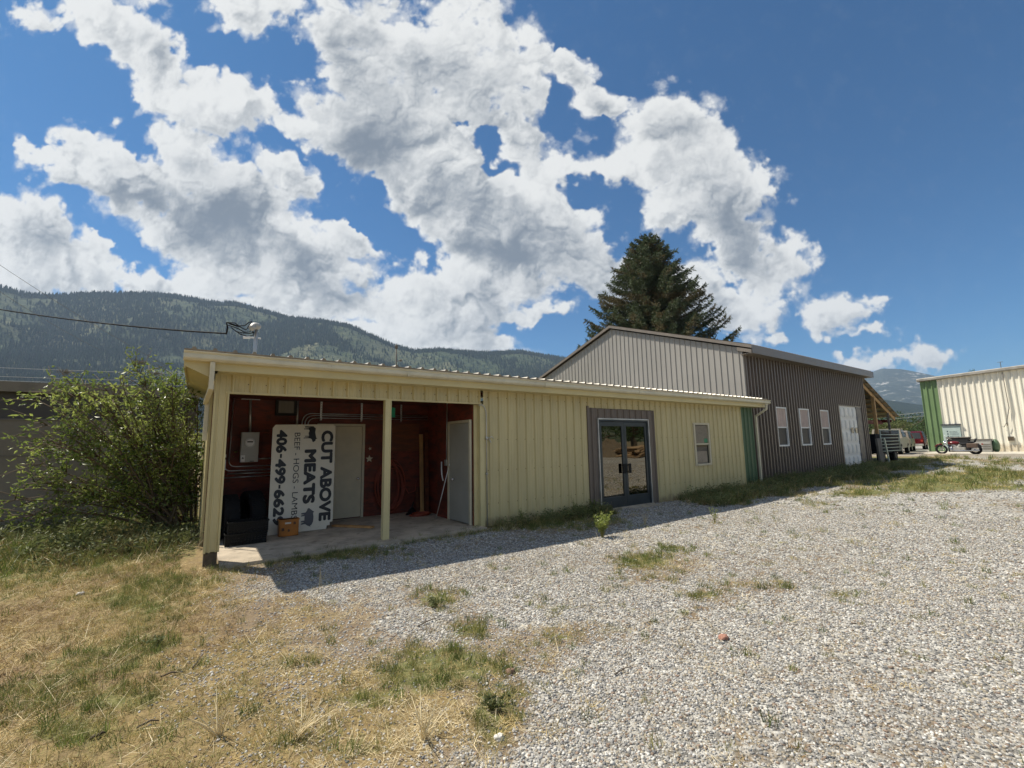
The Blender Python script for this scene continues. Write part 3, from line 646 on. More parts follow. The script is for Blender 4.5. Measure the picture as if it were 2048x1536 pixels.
# ------------------------------------------------------------------ shop building
SP = .2358
def rib_prof(u0, u1, sp=SP, ph=.449, h=.032, bw=.056, tw=.018, minor=True, mh=.005):
    P = []; k = math.floor((u0-ph)/sp)-1
    while ph+k*sp < u1+sp:
        q_ = ph+k*sp; seq = [(q_-bw/2, 0), (q_-tw/2, h), (q_+tw/2, h), (q_+bw/2, 0)]
        if minor:
            for q in (1/3, 2/3): d = q_+sp*q; seq += [(d-.014, 0), (d-.006, mh), (d+.006, mh), (d+.014, 0)]
        P += seq; k += 1
    xs = np.array([p[0] for p in P]); hs = np.array([p[1] for p in P])
    return [(u0, float(np.interp(u0, xs, hs)))]+[p for p in P if u0+1e-4 < p[0] < u1-1e-4]+[(u1, float(np.interp(u1, xs, hs)))]
def ribbed(b, o, u, n, u0, u1, z0, z1, mi=0, **k):          # o origin, u along, n outward; z0,z1 numbers or functions of u
    f0 = z0 if callable(z0) else (lambda q: z0); f1 = z1 if callable(z1) else (lambda q: z1)
    o, u, n = Vector(o), Vector(u), Vector(n); P = rib_prof(u0, u1, **k); vs = []
    for a, h in P:
        p = o+u*a+n*h; vs += [(p.x, p.y, f0(a)), (p.x, p.y, f1(a))]
    b.add(vs, [(2*i, 2*i+2, 2*i+3, 2*i+1) for i in range(len(P)-1)], mi)
    sp = k.get('sp', SP); ph = k.get('ph', .449)
D = 7.707; ZF = 2.712
shop = empty('shop_building', (7.5, 7.7, 0), 'long low pale yellow metal building with open carport and glass double doors', 'building')
b = MB(); U, N_ = (1,0,0), (0,-1,0)
for u0, u1, z0, z1 in ((.22,.40,.20,ZF),(.40,4.71,2.45,ZF),(4.78,7.72,.02,ZF),(7.72,10.28,2.46,ZF),(10.28,12.05,.0,ZF),(12.05,12.89,-.02,.885),(12.05,12.89,2.15,ZF),(12.89,14.90,.0,ZF)):
    ribbed(b, (0, D, 0), U, N_, u0, u1, z0, z1)
def dots(b, rows, x0, x1, mi=1, r=.0065, y=D-.001, stepk=1):
    k = math.ceil((x0-.449)/SP)
    while .449+k*SP < x1:
        for z in rows:
            if k % stepk == 0:
                x = .449+k*SP-.04+random.uniform(-.004,.004); b.box((x-r, y-.008, z-r), (x+r, y, z+r), mi)
        k += 1
dots(b, (2.58,), .45, 14.8); dots(b, (1.72, 1.1, .45), 4.8, 7.7); dots(b, (1.72, 1.1, .45), 10.4, 12.0); dots(b, (1.72, 1.1, .45), 12.9, 14.8)
b.build('wall', [M['yellow'], M['rust_screw']], shop)
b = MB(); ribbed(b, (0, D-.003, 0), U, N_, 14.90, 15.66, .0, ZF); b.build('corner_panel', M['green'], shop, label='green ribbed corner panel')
b = MB(); P = (-.10, .0)
b.prism([(-.15,2.80),(-.15,2.76),(.20,2.59),(.20,2.95),(-.15,2.95)], (0,7.40,0), (1,0,0), (0,0,1), (0,.02,0))
b.box((.20,7.40,ZF), (16.02,7.42,2.98)); b.box((.24,7.42,ZF-.004), (15.95,D+.02,ZF+.004))
b.prism([(7.42,2.73),(7.42,2.97),(13.9,3.30),(13.9,3.06)], (-.15,0,0), (0,1,0), (0,0,1), (.02,0,0)); b.add([(-.15,7.42,2.76),(.22,7.42,2.585),(.22,13.9,2.9),(-.15,13.9,3.07)], [(0,1,2,3)])
b.build('fascia', [M['yellow_trim']], shop)
b = MB(); prof = [(0,0),(-.012,.0),(-.085,.0),(-.115,.03),(-.115,.075),(-.10,.09),(-.125,.12),(-.115,.125),(-.10,.115),(0,.115)]
vs = []
for x in (-.16, 16.13): vs += [(x, 7.40+a, 2.825+c) for a, c in prof]
n = len(prof); b.add(vs, [(i, i+1, n+i+1, n+i) for i in range(n-1)]+[tuple(range(n)), tuple(range(2*n-1, n-1, -1))])
for x in (3.0, 6.1, 9.2, 12.3): b.box((x-.012, 7.270, 2.822), (x+.012, 7.40, 2.9))
b.build('gutter', M['white_gutter'], shop, bevel=.004)
b = MB(); RS = .05
vs = []; Pn = rib_prof(-.16, 15.86, sp=.2385, ph=-.05, h=.032, bw=.065, tw=.03, minor=False)
for a, h in Pn: vs += [(a, 7.34, 2.985+h), (a, 14.0, 2.985+h+6.66*RS)]
b.add(vs, [(2*i, 2*i+1, 2*i+3, 2*i+2) for i in range(len(Pn)-1)])
vs = [];
for a, h in Pn: vs += [(a, 7.34, 2.975), (a, 7.34, 2.985+h)]
b.add(vs, [(2*i, 2*i+2, 2*i+3, 2*i+1) for i in range(len(Pn)-1)], 1)
b.box((-.16,7.345,2.94), (15.86,7.40,2.984), 1); b.box((15.86,7.345,2.94), (16.05,7.9,3.0), 1)
b.build('roof', [M['roof'], M['roof_edge']], shop)
b = MB()           # trims: carport header, jambs, post feet
b.box((.36,D-.02,2.43), (4.74,D+.05,2.462)); b.box((.22,D-.028,.2), (.25,D,2.44)); b.box((.385,D-.016,.2), (.41,D+.1,2.43)); b.box((.215,D-.012,2.44),(.245,D+.02,ZF)); 
b.box((4.70,D-.012,.03), (4.80,D+.09,2.43)); b.box((4.74,D+.09,.05), (4.62,D+.14,2.43))
b.build('trim', M['yellow_trim'], shop, bevel=.003)
b = MB(); b.box((2.745,D-.02,.02), (2.855,D+.08,2.43)); ribbed(b, (0,D-.022,0), U, N_, 2.745, 2.855, .02, 2.43, ph=2.755, sp=.09, h=.008, bw=.03, minor=False)
b.build('post', M['yellow_trim'], shop, label='pale yellow centre post of the carport')
b = MB(); b.box((.23,D+.0,-.08), (.39,D+.18,.21)); b.build('post_footing', M['bark'], shop)
b = MB(); b.box((.27,D+.12,.0), (.385,D+.22,2.6)); b.box((.27,9.35,.0), (.385,9.47,2.6)); b.each('timber_post', M['weath'], shop)
# interior of the carport
b = MB(); b.box((.26,10.45,.0), (4.86,10.55,2.66)); b.box((.26,9.47,.0), (.34,10.45,2.62)); b.box((4.60,D+.12,0), (4.70,7.84,2.62)); b.box((4.60,8.82,0), (4.70,9.40,2.62)); b.box((4.60,7.84,2.13), (4.70,8.82,2.62))
b.box((4.70,9.36,0), (4.86,9.44,2.62)); b.box((4.84,9.44,0), (4.94,10.45,2.62)); b.box((.26,D+.06,2.62), (4.9,10.5,2.68)); b.box((.42,D+.05,2.46),(4.7,D+.09,2.62))
b.box((1.6,10.435,.1),(1.606,10.45,2.3)); b.box((3.95,10.437,.1),(3.956,10.45,2.3))
b.build('carport_wall', M['redwood'], shop, label='dark red plywood wall inside the carport')
b = MB(); b.box((3.9,10.432,1.50), (4.60,10.45,2.16)); b.box((4.66,9.43,1.35),(4.80,9.352,2.2)); b.each('bare_panel', M['orangewood'], shop)
b = MB(); b.box((.22,9.47,.0),(.26,14,2.95)); b.box((.22,13.9,0),(15.85,14.0,3.2)); b.build('end_wall', M['yellow'], shop)
def door(px, parent, frame, leaf, axis, c0, c1, z0, z1, d, nm, knob, out):
    # axis 0: door in plane y=px facing -y ; axis 1: plane x=px facing -x
    def bx(b_, a0, a1, h0, h1, p0, p1, mi=0):
        if axis == 0: b_.box((a0, px-p1, h0), (a1, px-p0, h1), mi)
        else: b_.box((px-p1, a0, h0), (px-p0, a1, h1), mi)
    f = MB(); w_ = .055
    bx(f, c0, c0+w_, z0, z1, 0, d); bx(f, c1-w_, c1, z0, z1, 0, d); bx(f, c0+w_, c1-w_, z1-w_, z1, 0, d); fo = f.build('door_frame', frame, parent, bevel=.003)
    l = MB(); bx(l, c0+w_+.006, c1-w_-.006, z0+.02, z1-w_-.006, .0, out); lo = l.build('door', leaf, parent, label=nm, bevel=.002)
    k = MB()
    kp = (knob, px-out-.05, z0+.86) if axis == 0 else (px-out-.05, knob, z0+.86)
    k.ball(kp, .032, 10, 7)
    if axis == 0: k.cyl((knob, px-out, z0+.86), (knob, px-out-.03, z0+.86), .014, 8)
    else: k.cyl((px-out, knob, z0+.86), (px-out-.03, knob, z0+.86), .014, 8)
    k.build('door_knob', M['chrome'], lo, smooth=True)
door(10.45, shop, M['frame_cream'], M['doorgrey'], 0, 2.22, 3.255, .05, 2.14, .035, 'plain off-white door half hidden behind the leaning sign', 3.11, .02)
door(4.60, shop, M['frame_cream'], M['doorblue'], 1, 7.86, 8.82, .05, 2.13, .05, 'blue grey door in the right side wall of the carport', 8.52, .03)
# meter, conduits, straps, junction box
b = MB(); b.box((.79,10.27,1.36), (1.10,10.44,1.95)); b.box((.80,10.262,1.60),(1.09,10.27,1.94)); mt = b.build('electric_meter_box', M['meter'], shop, bevel=.006)
b = MB(); b.cyl((.94,10.27,1.74), (.94,10.235,1.74), .088, 20); b.torus((.94,10.235,1.74), (0,1,0), .082, .012, 20, 6); b.build('meter_ring', M['galv'], mt, smooth=False)
b = MB(); b.cyl((.94,10.236,1.74), (.94,10.20,1.74), .068, 20); b.build('meter_dial', M['white'], mt)
b = MB(); b.box((.89,10.197,1.745),(.99,10.1995,1.77)); b.build('meter_display', M['black'], mt)
b = MB(); b.box((.80,10.258,1.37), (.87,10.262,1.50)); b.build('warning_label', M['white'], mt); b = MB(); b.prism([(-.02,0),(.02,0),(0,.035)], (.835,10.2575,1.43), (1,0,0), (0,0,1), (0,-.001,0)); b.box((.955,10.259,1.372),(1.03,10.262,1.385)); b.each('label_mark', M['black'], mt)
def arc(p0, c, p1, n=6): return [tuple(Vector(p0)*(1-t)**2+Vector(c)*2*t*(1-t)+Vector(p1)*t*t) for t in [i/n for i in range(n+1)]]
cb_ = MB(); Y_ = 10.41
cb_.tube([(.92,Y_,2.62),(.945,Y_,1.95)], .024, 8)
cb_.tube([(.63,Y_,2.62),(.62,Y_,1.40)]+arc((.62,Y_,1.40),(.62,Y_,1.28),(.74,Y_,1.28))+[(1.4,Y_,1.275)], .011, 6)
cb_.tube(arc((.55,Y_,1.30),(.56,Y_,1.2),(.66,Y_,1.2))+[(1.4,Y_,1.2)], .013, 6); cb_.tube([(.6,Y_,1.145),(1.4,Y_,1.135)], .013, 6); cb_.tube([(.38,Y_,1.07),(1.4,Y_,1.075)], .012, 6)
cb_.tube([(1.10,Y_,1.42),(1.34,Y_,1.42)], .016, 6); cb_.tube([(1.80,Y_,2.62),(1.805,Y_,2.0)], .022, 8)
for k, (zz, xs, dx) in enumerate(((2.355,1.90,.0),(2.315,1.96,.02),(2.262,2.02,.04))):
    Yk = Y_-.005*k; cb_.tube([(xs,Yk,1.95)]+arc((xs,Yk,2.12),(xs,Yk,zz),(xs+.2,Yk,zz))+[(4.82,Yk,zz)], .011, 6)
cb_.tube([(4.56,8.86,2.60),(4.56,8.88,1.30)], .012, 6)
cb_.each('conduit', M['galv'], shop, smooth=True)
b = MB(); b.box((.50,10.40,1.22),(.57,10.45,1.42)); b.box((.52,10.41,1.46),(.57,10.45,1.52)); b.box((4.53,8.84,1.18),(4.60,8.93,1.31)); b.each('junction_box', M['galv'], shop, bevel=.004)
b = MB()
for x in (2.27, 3.15, 4.10): b.box((x-.02,10.37,2.22),(x+.02,10.374,2.62)); b.box((x-.02,10.37,2.20),(x+.02,10.42,2.205))
b.box((.76,10.38,2.605),(1.09,10.40,2.63))
b.each('strut_strap', M['galv'], shop)
b = MB()
for x in (2.27, 3.15, 4.10):
    for k in range(7): b.cyl((x, 10.3695, 2.25+k*.055), (x, 10.3685, 2.25+k*.055), .008, 6)
b.build('strap_holes', M['dark'], shop)['kind'] = 'stuff'
b = MB(); b.box((1.38,10.36,2.30),(1.77,10.45,2.62)); b.build('vent_hood', M['dark'], shop)
b = MB(); b.box((1.43,10.35,2.35),(1.72,10.36,2.60)); b.build('vent_panel', M['weath'], shop)
# glass double door
b = MB(); MU = []
for u0, u1, z0, z1 in ((7.75,8.06,.0,2.46),(8.06,9.97,2.19,2.45),(9.97,10.27,.0,2.45)): ribbed(b, (0,D-.006,0), U, N_, u0, u1, z0, z1, ph=7.86, sp=.235)
b.box((7.70,D-.035,0),(7.755,D,2.50)); b.build('door_surround', M['brown'], shop, label='charcoal ribbed surround of the glass double doors')
b = MB(); b.box((8.03,D-.05,0),(8.06,D+.10,2.20)); b.box((9.95,D-.05,0),(9.98,D+.10,2.20)); b.box((8.03,D-.05,2.185),(9.98,D+.10,2.215)); fr = b.build('double_door_frame', M['galv'], shop)
b = MB(); b.box((8.06,D-.03,.0),(8.10,D+.09,2.185)); b.box((9.91,D-.03,0),(9.95,D+.09,2.185)); b.box((8.10,D-.03,2.14),(9.91,D+.09,2.185)); b.build('door_jamb', M['asph'], shop)
b = MB(); b.box((8.03,D-.10,-.02),(9.98,D+.09,.03)); b.box((8.9,D-.32,-.02),(9.9,D-.10,.015)); b.build('threshold', M['concrete'], shop)
for x0, x1, hx, sgn in ((8.10,8.998,8.90,'left'),(9.004,9.91,9.10,'right')):
    l = MB(); ya, yb_ = D-.012, D+.035
    l.box((x0,ya,.03),(x0+.085,yb_,2.13)); l.box((x1-.085,ya,.03),(x1,yb_,2.13)); l.box((x0+.085,ya,.03),(x1-.085,yb_,.29)); l.box((x0+.085,ya,2.02),(x1-.085,yb_,2.13))
    lf = l.build('door_leaf', M['asph'], shop, bevel=.003)
    g_ = MB(); g_.box((x0+.085,D+.008,.29),(x1-.085,D+.016,2.02)); g_.build('glass_pane', M['mirror'], lf)
    h_ = MB(); h_.box((hx-.055,D-.07,.84),(hx+.055,D-.058,1.08)); h_.box((hx-.045,D-.06,.86),(hx-.03,D-.012,.88)); h_.box((hx-.045,D-.06,1.03),(hx-.03,D-.012,1.05)); h_.build('pull_handle', M['blackplastic'], lf, bevel=.004)
# small sash window
wd = MB(); wd.box((12.05,D-.045,.885),(12.13,D+.03,2.15)); wd.box((12.81,D-.045,.885),(12.89,D+.03,2.15)); wd.box((12.13,D-.045,2.09),(12.81,D+.03,2.15)); wd.box((12.13,D-.055,.885),(12.81,D+.03,.945)); wd.box((12.13,D-.03,1.495),(12.81,D+.03,1.545))
wn_o = wd.build('window', M['frame_cream'], shop, bevel=.004)
b = MB(); b.box((12.13,D+.0,.945),(12.81,D+.008,2.09)); b.build('window_glass', M['glass'], wn_o)
b = MB()
for k in range(20): b.box((12.14,D-.010,1.56+k*.026),(12.80,D-.002,1.577+k*.026))
for k in range(12): b.box((12.14,D-.010,1.0+k*.026),(12.70,D-.002,1.017+k*.026))
b.build('blind', M['blind'], wn_o); b = MB(); b.box((12.60,D-.012,1.56),(12.78,D-.007,1.68)); b.build('window_sticker', M['sgreen'], wn_o)
# downspouts
b = MB(); b.bar((15.80,7.28,2.83),(15.80,7.30,2.62),.075,.06); b.bar((15.80,7.30,2.64),(15.74,7.62,2.42),.075,.06); b.bar((15.74,7.64,2.45),(15.74,7.64,.20),.075,.06); b.bar((15.74,7.64,.22),(15.80,7.48,.07),.08,.06); b.build('downspout', M['white_gutter'], shop, bevel=.006)
b = MB(); b.bar((.17,7.34,2.82),(.17,7.345,2.44),.06,.06); b.bar((.17,7.345,2.46),(.13,7.9,2.30),.06,.05); b.bar((.15,7.9,2.34),(.15,7.9,1.75),.055,.05); b.build('downspout', M['white_gutter'], shop, label='short downspout at the left corner of the carport', bevel=.006)
b = MB(); b.tube([(4.66,D-.03,2.40)]+arc((4.70,D-.035,2.42),(4.82,D-.04,2.42),(4.83,D-.04,2.2))+[(4.83,D-.04,.05)], .010, 6); b.box((4.81,D-.06,1.72),(4.86,D-.02,1.78)); b.box((4.815,D-.055,1.02),(4.845,D-.02,1.06))
b.tube([(4.86,D-.05,1.75),(4.93,D-.09,1.78),(4.97,D-.08,1.74)], .009, 5); b.tube([(4.88,D-.06,1.74),(4.9,D-.1,1.66)], .009, 5); b.build('water_pipe', M['galv'], shop, smooth=True)
# weatherhead mast and small roof antenna
b = MB(); b.tube([(.78,8.6,2.9),(.785,8.6,3.66)], .030, 10); b.build('mast_pipe', M['galv'], shop, smooth=True)
b = MB(); b.ball((.77,8.58,3.70), .075, 12, 8, (1.15,1,.8)); b.tube([(.74,8.56,3.69),(.70,8.53,3.63)], [.06,.045], 8); b.build('weatherhead', M['meter'], shop, smooth=True)
b = MB(); b.cyl((.70,8.60,3.50),(.86,8.60,3.50),.014,8); b.cyl((.60,8.62,3.49),(.70,8.6,3.50),.022,8); b.build('cable_clamp', M['white'], shop)
b = MB(); b.tube([(3.62,9.5,3.0),(3.62,9.5,3.82)], .014, 6); b.ball((3.62,9.5,3.84), .04, 8, 6, (1,1,1.3)); b.tube([(3.62,9.5,3.5),(3.70,9.48,3.53)], .01, 5); b.ball((3.72,9.48,3.53), .03, 8, 6); b.build('roof_lamp_post', M['weath'], shop, smooth=True)

b = MB(); b.box((.42,7.50,-.06), (4.72,10.47,.048)); tag(b.build('carport_slab', M['concrete']), kind='structure')

# service drop cable
def cat(p0, p1, sag, n=24): p0, p1 = Vector(p0), Vector(p1); return [p0.lerp(p1, i/n)-Vector((0,0,4*sag*(i/n)*(1-i/n))) for i in range(n+1)]
b = MB(); A_ = Vector(on(0,619,1,15)); B_ = Vector(on(453,667,1,8.75)); far_ = Vector(on(-420,560,1,22))
mid = Vector(on(230,655,1,11.5)); pts = [far_]+[tuple(A_*(1-t)**2+mid*2*t*(1-t)+B_*t*t) for t in [i/20 for i in range(21)]]
pts += [tuple(Vector(on(*q,1,8.68))) for q in ((455,655),(453,645),(462,648),(478,653))]
b.tube(pts, .015, 6)
def wire(qs, r=.009): b.tube([tuple(on(x_, y_, 1, 8.6)) for x_, y_ in qs], r, 5)
wire([(453,645),(470,646),(482,655),(492,660),(498,652),(503,646)]); wire([(455,650),(474,656),(488,664),(500,664),(505,650)]); wire([(462,655),(480,668),(495,673),(508,670),(503,655),(500,648)]); wire([(478,652),(490,651),(497,645),(504,643)]); wire([(470,662),(485,666),(500,667),(512,664)], .008)
tag(b.build('service_cable', M['rubber'], smooth=True), 'black twisted service cable sagging in to the weatherhead mast on the roof', 'cable')

# ------------------------------------------------------------------ things in the carport
def text_mesh(txt, bold=.0):
    cu = bpy.data.curves.new('t', 'FONT'); cu.body = txt; cu.size = 1; cu.offset = bold; cu.resolution_u = 4
    o = bpy.data.objects.new('t', cu); col.objects.link(o); dg = bpy.context.evaluated_depsgraph_get(); me = bpy.data.meshes.new_from_object(o.evaluated_get(dg))
    V = [tuple(v.co) for v in me.vertices]; F = [tuple(p.vertices) for p in me.polygons]; bpy.data.objects.remove(o); bpy.data.meshes.remove(me)
    a = np.array(V); mn, mx = a.min(0), a.max(0); return [((v[0]-mn[0])/(mx[0]-mn[0]), (v[1]-mn[1])/(mx[1]-mn[1])) for v in V], F
TLs, TRs = Vector(on(546,849.5,1,9.70)), Vector(on(671.5,848.5,1,9.70)); BLs, BRs = Vector(on(535,1070,1,9.42)), Vector(on(664.5,1057.5,1,9.42))
BLs.z = .055; BRs.z = .055
sgn_o = empty('shop_sign', (BLs+BRs)/2, 'white board turned on end, lettered CUT ABOVE MEATS, with bull and pig', 'sign')
nS = (BRs-BLs).cross(TLs-BLs).normalized()
if nS.y > 0: nS = -nS
def SQ(u, v, h=0): return BLs*(1-u)*(1-v)+BRs*u*(1-v)+TLs*(1-u)*v+TRs*u*v+nS*h
b = MB(); cs = [(0,0),(.9,0),(.905,.03),(.955,.03),(.955,.06),(1,.06),(1,.985),(.965,.985),(.96,1),(.04,1),(.02,.985),(0,.97)]
vs = [SQ(u, v) for u, v in cs]+[SQ(u, v, -.02) for u, v in cs]; n = len(cs)
b.add(vs, [tuple(range(n)), tuple(range(2*n-1, n-1, -1))]+[(i, i+n, (i+1) % n+n, (i+1) % n) for i in range(n)]); b.build('sign_board', M['signwhite'], sgn_o)
def sign_text(txt, u0, u1, a0, a1, bold, m='black'):      # text runs down the board, its top towards the right
    P, F = text_mesh(txt, 0); b = MB(); k = 0
    for dx, dy in ((0,0),(bold,0),(-bold,0),(0,bold),(0,-bold),(bold*.7,bold*.7),(-bold*.7,bold*.7),(bold*.7,-bold*.7),(-bold*.7,-bold*.7))[:9 if bold > .002 else 1]:
        b.add([SQ(u0+bold+(u1-u0-2*bold)*q[1]+dy, 1-(a0+bold*.55+(a1-a0-1.1*bold)*q[0]+dx*.55), .003+k*.0002) for q in P], F); k += 1
    b.build('lettering', M[m], sgn_o)
sign_text('CUT ABOVE', .765, .965, .062, .925, .014); sign_text('MEATS', .50, .695, .245, .755, .016); sign_text('BEEF - HOGS - LAMBS', .335, .425, .08, .885, .0)
for tx_, a_, c_ in (('406',.05,.27),('499',.325,.555),('6629',.605,.925)): sign_text(tx_, .06, .225, a_, c_, .013)
for a_, c_ in ((.278,.316),(.563,.598)):
    b = MB(); b.add([SQ(u_, 1-v_, .003) for u_, v_ in ((.125,a_),(.155,a_),(.155,c_),(.125,c_))], [(0,1,2,3)]); b.build('lettering', M['black'], sgn_o)
cow = [(0,.10),(.04,.02),(.055,.45),(.09,.78),(.17,.86),(.40,.82),(.62,.88),(.72,.90),(.78,1.0),(.82,.88),(.92,.86),(1.0,.72),(.95,.62),(.84,.60),(.78,.50),(.76,.38),(.755,.05),(.78,.0),(.72,.0),(.71,.05),(.69,.34),(.66,.36),(.65,.08),(.60,.08),(.61,.38),(.45,.34),(.30,.40),(.22,.34),(.20,.04),(.22,.0),(.15,.0),(.155,.04),(.14,.36),(.11,.32),(.10,.06),(.05,.06),(.075,.42),(.03,.72)]
pig = [(.02,.70),(0,.80),(.05,.72),(.10,.84),(.25,.95),(.5,.98),(.72,.93),(.78,1.02),(.84,.88),(.95,.68),(1.0,.60),(.97,.48),(.88,.44),(.78,.34),(.76,.0),(.69,0),(.68,.26),(.64,.0),(.58,.0),(.60,.26),(.36,.26),(.34,0),(.27,0),(.28,.26),(.22,.02),(.15,.0),(.17,.32),(.08,.5)]
def critter(poly, u0, u1, a0, a1, m, nm):
    b = MB(); b.add([SQ(u0+(u1-u0)*q[1], 1-(a0+(a1-a0)*q[0]), .003) for q in poly], [tuple(range(len(poly)))]); o = b.build(nm, m, sgn_o)
    bmm = bmesh.new(); bmm.from_mesh(o.data); bmesh.ops.triangulate(bmm, faces=bmm.faces[:]); bmm.to_mesh(o.data); bmm.free()
critter(cow, .48, .70, .015, .175, M['black'], 'bull_silhouette'); critter([(1-x_, y_) for x_, y_ in pig], .49, .69, .795, .965, M['grey_sil'], 'pig_silhouette')

def crate(x0, y0, z0, w_, d_, h_, lab, grp=None):
    t = empty('plastic_crate', ((x0+w_/2), y0+d_/2, z0), lab, 'crate', grp); b = MB()
    b.box((x0,y0,z0),(x0+w_,y0+d_,z0+.015))
    for k in range(5):
        zz = z0+.02+k*(h_-.03)/5
        b.box((x0,y0,zz),(x0+w_,y0+.012,zz+.022)); b.box((x0,y0+d_-.012,zz),(x0+w_,y0+d_,zz+.022)); b.box((x0,y0+.012,zz),(x0+.012,y0+d_-.012,zz+.022)); b.box((x0+w_-.012,y0+.012,zz),(x0+w_,y0+d_-.012,zz+.022))
    n = 12
    for k in range(n+1):
        xx = x0+k*(w_-.015)/n; b.box((xx,y0+.002,z0),(xx+.015,y0+.016,z0+h_)); b.box((xx,y0+d_-.016,z0),(xx+.015,y0+d_-.002,z0+h_))
    b.build('crate_body', M['blackplastic'], t)
    b = MB(); b.box((x0-.012,y0-.012,z0+h_-.02),(x0+w_+.012,y0,z0+h_)); b.box((x0-.012,y0+d_,z0+h_-.02),(x0+w_+.012,y0+d_+.012,z0+h_)); b.box((x0-.012,y0,z0+h_-.02),(x0,y0+d_,z0+h_)); b.box((x0+w_,y0,z0+h_-.02),(x0+w_+.012,y0+d_,z0+h_))
    b.build('crate_rim', M['blackplastic'], t)
crate(.54,8.83,.05,.60,.36,.19,'black slatted plastic crate on the slab, under the other black crate'); crate(.57,8.85,.242,.59,.36,.18,'black slatted plastic crate stacked on top, before the tyres')
oc = empty('orange_crate', (1.52,9.2,.05), 'small orange lettered crate standing before the foot of the white sign', 'crate')
b = MB(); b.box((1.37,9.13,.05),(1.69,9.30,.345)); b.build('crate_body', M['orange'], oc, bevel=.008)
b = MB(); b.box((1.36,9.12,.325),(1.70,9.31,.345)); b.box((1.385,9.122,.06),(1.40,9.129,.325)); b.box((1.66,9.122,.06),(1.675,9.129,.325)); b.box((1.385,9.122,.06),(1.675,9.129,.075)); b.build('crate_rim', M['orange'], oc)
b = MB(); P, F = text_mesh('B', .04)
for x0, z0, s_ in ((1.60,.25,.045),(1.41,.15,.05),(1.51,.13,.04)): b.add([(x0+q[0]*s_*.9, 9.1285, z0+q[1]*s_) for q in P], F)
b.each('lettering', M['black'], oc); b = MB(); b.box((1.46,9.1275,.265),(1.56,9.1295,.295)); b.build('label', M['white'], oc)
def tyre(x, y, z0, R_, w_, yaw, lab, grp='tyres stored in the carport'):
    t = empty('car_tyre', (x, y, z0), lab, 'tyre', grp); ax = Vector((math.cos(yaw), math.sin(yaw), 0)); c = Vector((x, y, z0+R_)); b = MB()
    prof = [(.60,-.42),(.72,-.5),(.93,-.48),(.985,-.38),(1,-.2),(1,.2),(.985,.38),(.93,.48),(.72,.5),(.60,.42)]; n = 40; vs = []
    u = ax.cross(Vector((0,0,1))).normalized(); v = Vector((0,0,1))
    for i in range(n):
        a = 2*math.pi*i/n; d = u*math.cos(a)+v*math.sin(a); vs += [c+d*(R_*p)+ax*(w_*q) for p, q in prof]
    m_ = len(prof); fs = [(i*m_+j, i*m_+j+1, ((i+1) % n)*m_+j+1, ((i+1) % n)*m_+j) for i in range(n) for j in range(m_-1)]
    b.add(vs, fs); b.build('tyre_casing', M['rubber'], t, smooth=True); b = MB()
    for i in range(64):
        a = 2*math.pi*i/64; d = u*math.cos(a)+v*math.sin(a); e = -u*math.sin(a)+v*math.cos(a)
        for q in (-.36, -.12, .12, .36):
            s0 = .006 if (i % 2) else -.006; p = c+d*(R_+.001)+ax*(w_*q+s0); b.bar(p-e*.011, p+e*.011, w_*.19, .012, up=tuple(d))
    b.build('tread', M['rubber'], t)
tyre(.62,9.72,.05,.375,.24,R(8),'black knobbly tyre standing on edge nearest the left post, behind the crates'); tyre(1.00,9.90,.05,.39,.25,R(14),'larger black tyre standing farther back between crates and sign')
b = MB(); b.box((1.05,9.62,.10),(1.18,9.75,.52)); tag(b.build('plastic_drum', mat('blue_plastic', (.01,.02,.16), .4), bevel=.02), 'small dark blue plastic container behind the crates beside the sign', 'container')
b = MB(); b.bar((2.42,9.62,.068),(2.98,8.90,.068),.10,.035, up=(0,0,1)); tag(b.build('plank', M['lumber'], bevel=.003), 'short orange-brown wooden plank lying on the slab right of the sign', 'plank')
b = MB(); b.bar((4.60,10.22,.05),(4.63,10.40,1.90),.09,.035, up=(0,1,0)); tag(b.build('timber_board', M['lumber'], bevel=.002), 'tall pale timber board leaning in the back right corner of the carport', 'board')
b = MB(); b.bar((4.72,10.20,.05),(4.78,10.42,1.94),.09,.04, up=(0,1,0)); tag(b.build('timber_board', M['orangewood'], bevel=.002), 'dark reddish timber board leaning right behind the tall pale one', 'board')
b = MB(); b.bar((4.50,10.25,.05),(4.54,10.42,.62),.07,.03, up=(0,1,0)); tag(b.build('timber_board', M['orangewood'], bevel=.002), 'short stub of board leaning left of the tall pale timber', 'board')
b = MB(); b.tube([(4.40,9.06,.055),(4.57,8.76,1.22)], .009, 6); tag(b.build('white_stick', M['white'], smooth=True), 'thin white stick leaning beside the blue grey side door', 'stick')
b = MB(); b.tube([(4.57,9.14,1.26),(4.56,9.12,1.1),(4.54,9.06,.98),(4.55,9.02,.85)], .016, 6); tag(b.build('loose_cable', M['white'], smooth=True), 'short white cable end hanging on the side wall under the junction box', 'cable')
b = MB()
for k in range(9):
    cx_, cz_ = 3.86+random.uniform(-.07,.09), .72+random.uniform(-.06,.02); rx_ = .27+random.uniform(-.06,.07); rz_ = .56+random.uniform(-.12,.05); rot = random.uniform(-.12,.12); pts = []
    for i in range(41):
        a = 2*math.pi*i/40; x_ = rx_*math.cos(a); z_ = rz_*math.sin(a)*(1 if math.sin(a) > 0 else 1.0); pts.append((cx_+x_*math.cos(rot)-z_*math.sin(rot)*.4, 10.43-.012*k-.02*math.sin(a*2+k), max(.07, cz_+z_)))
    b.tube(pts, .0095, 6, caps=False)
b.tube([(4.15,10.36,.75),(4.3,10.33,.5),(4.45,10.3,.55),(4.5,10.35,.8)], .009, 6); b.cyl((3.86,10.45,1.27),(3.86,10.30,1.27),.014,6)
tag(b.build('garden_hose', M['hose'], smooth=True), 'coil of thin red hose hanging on the red back wall', 'hose')
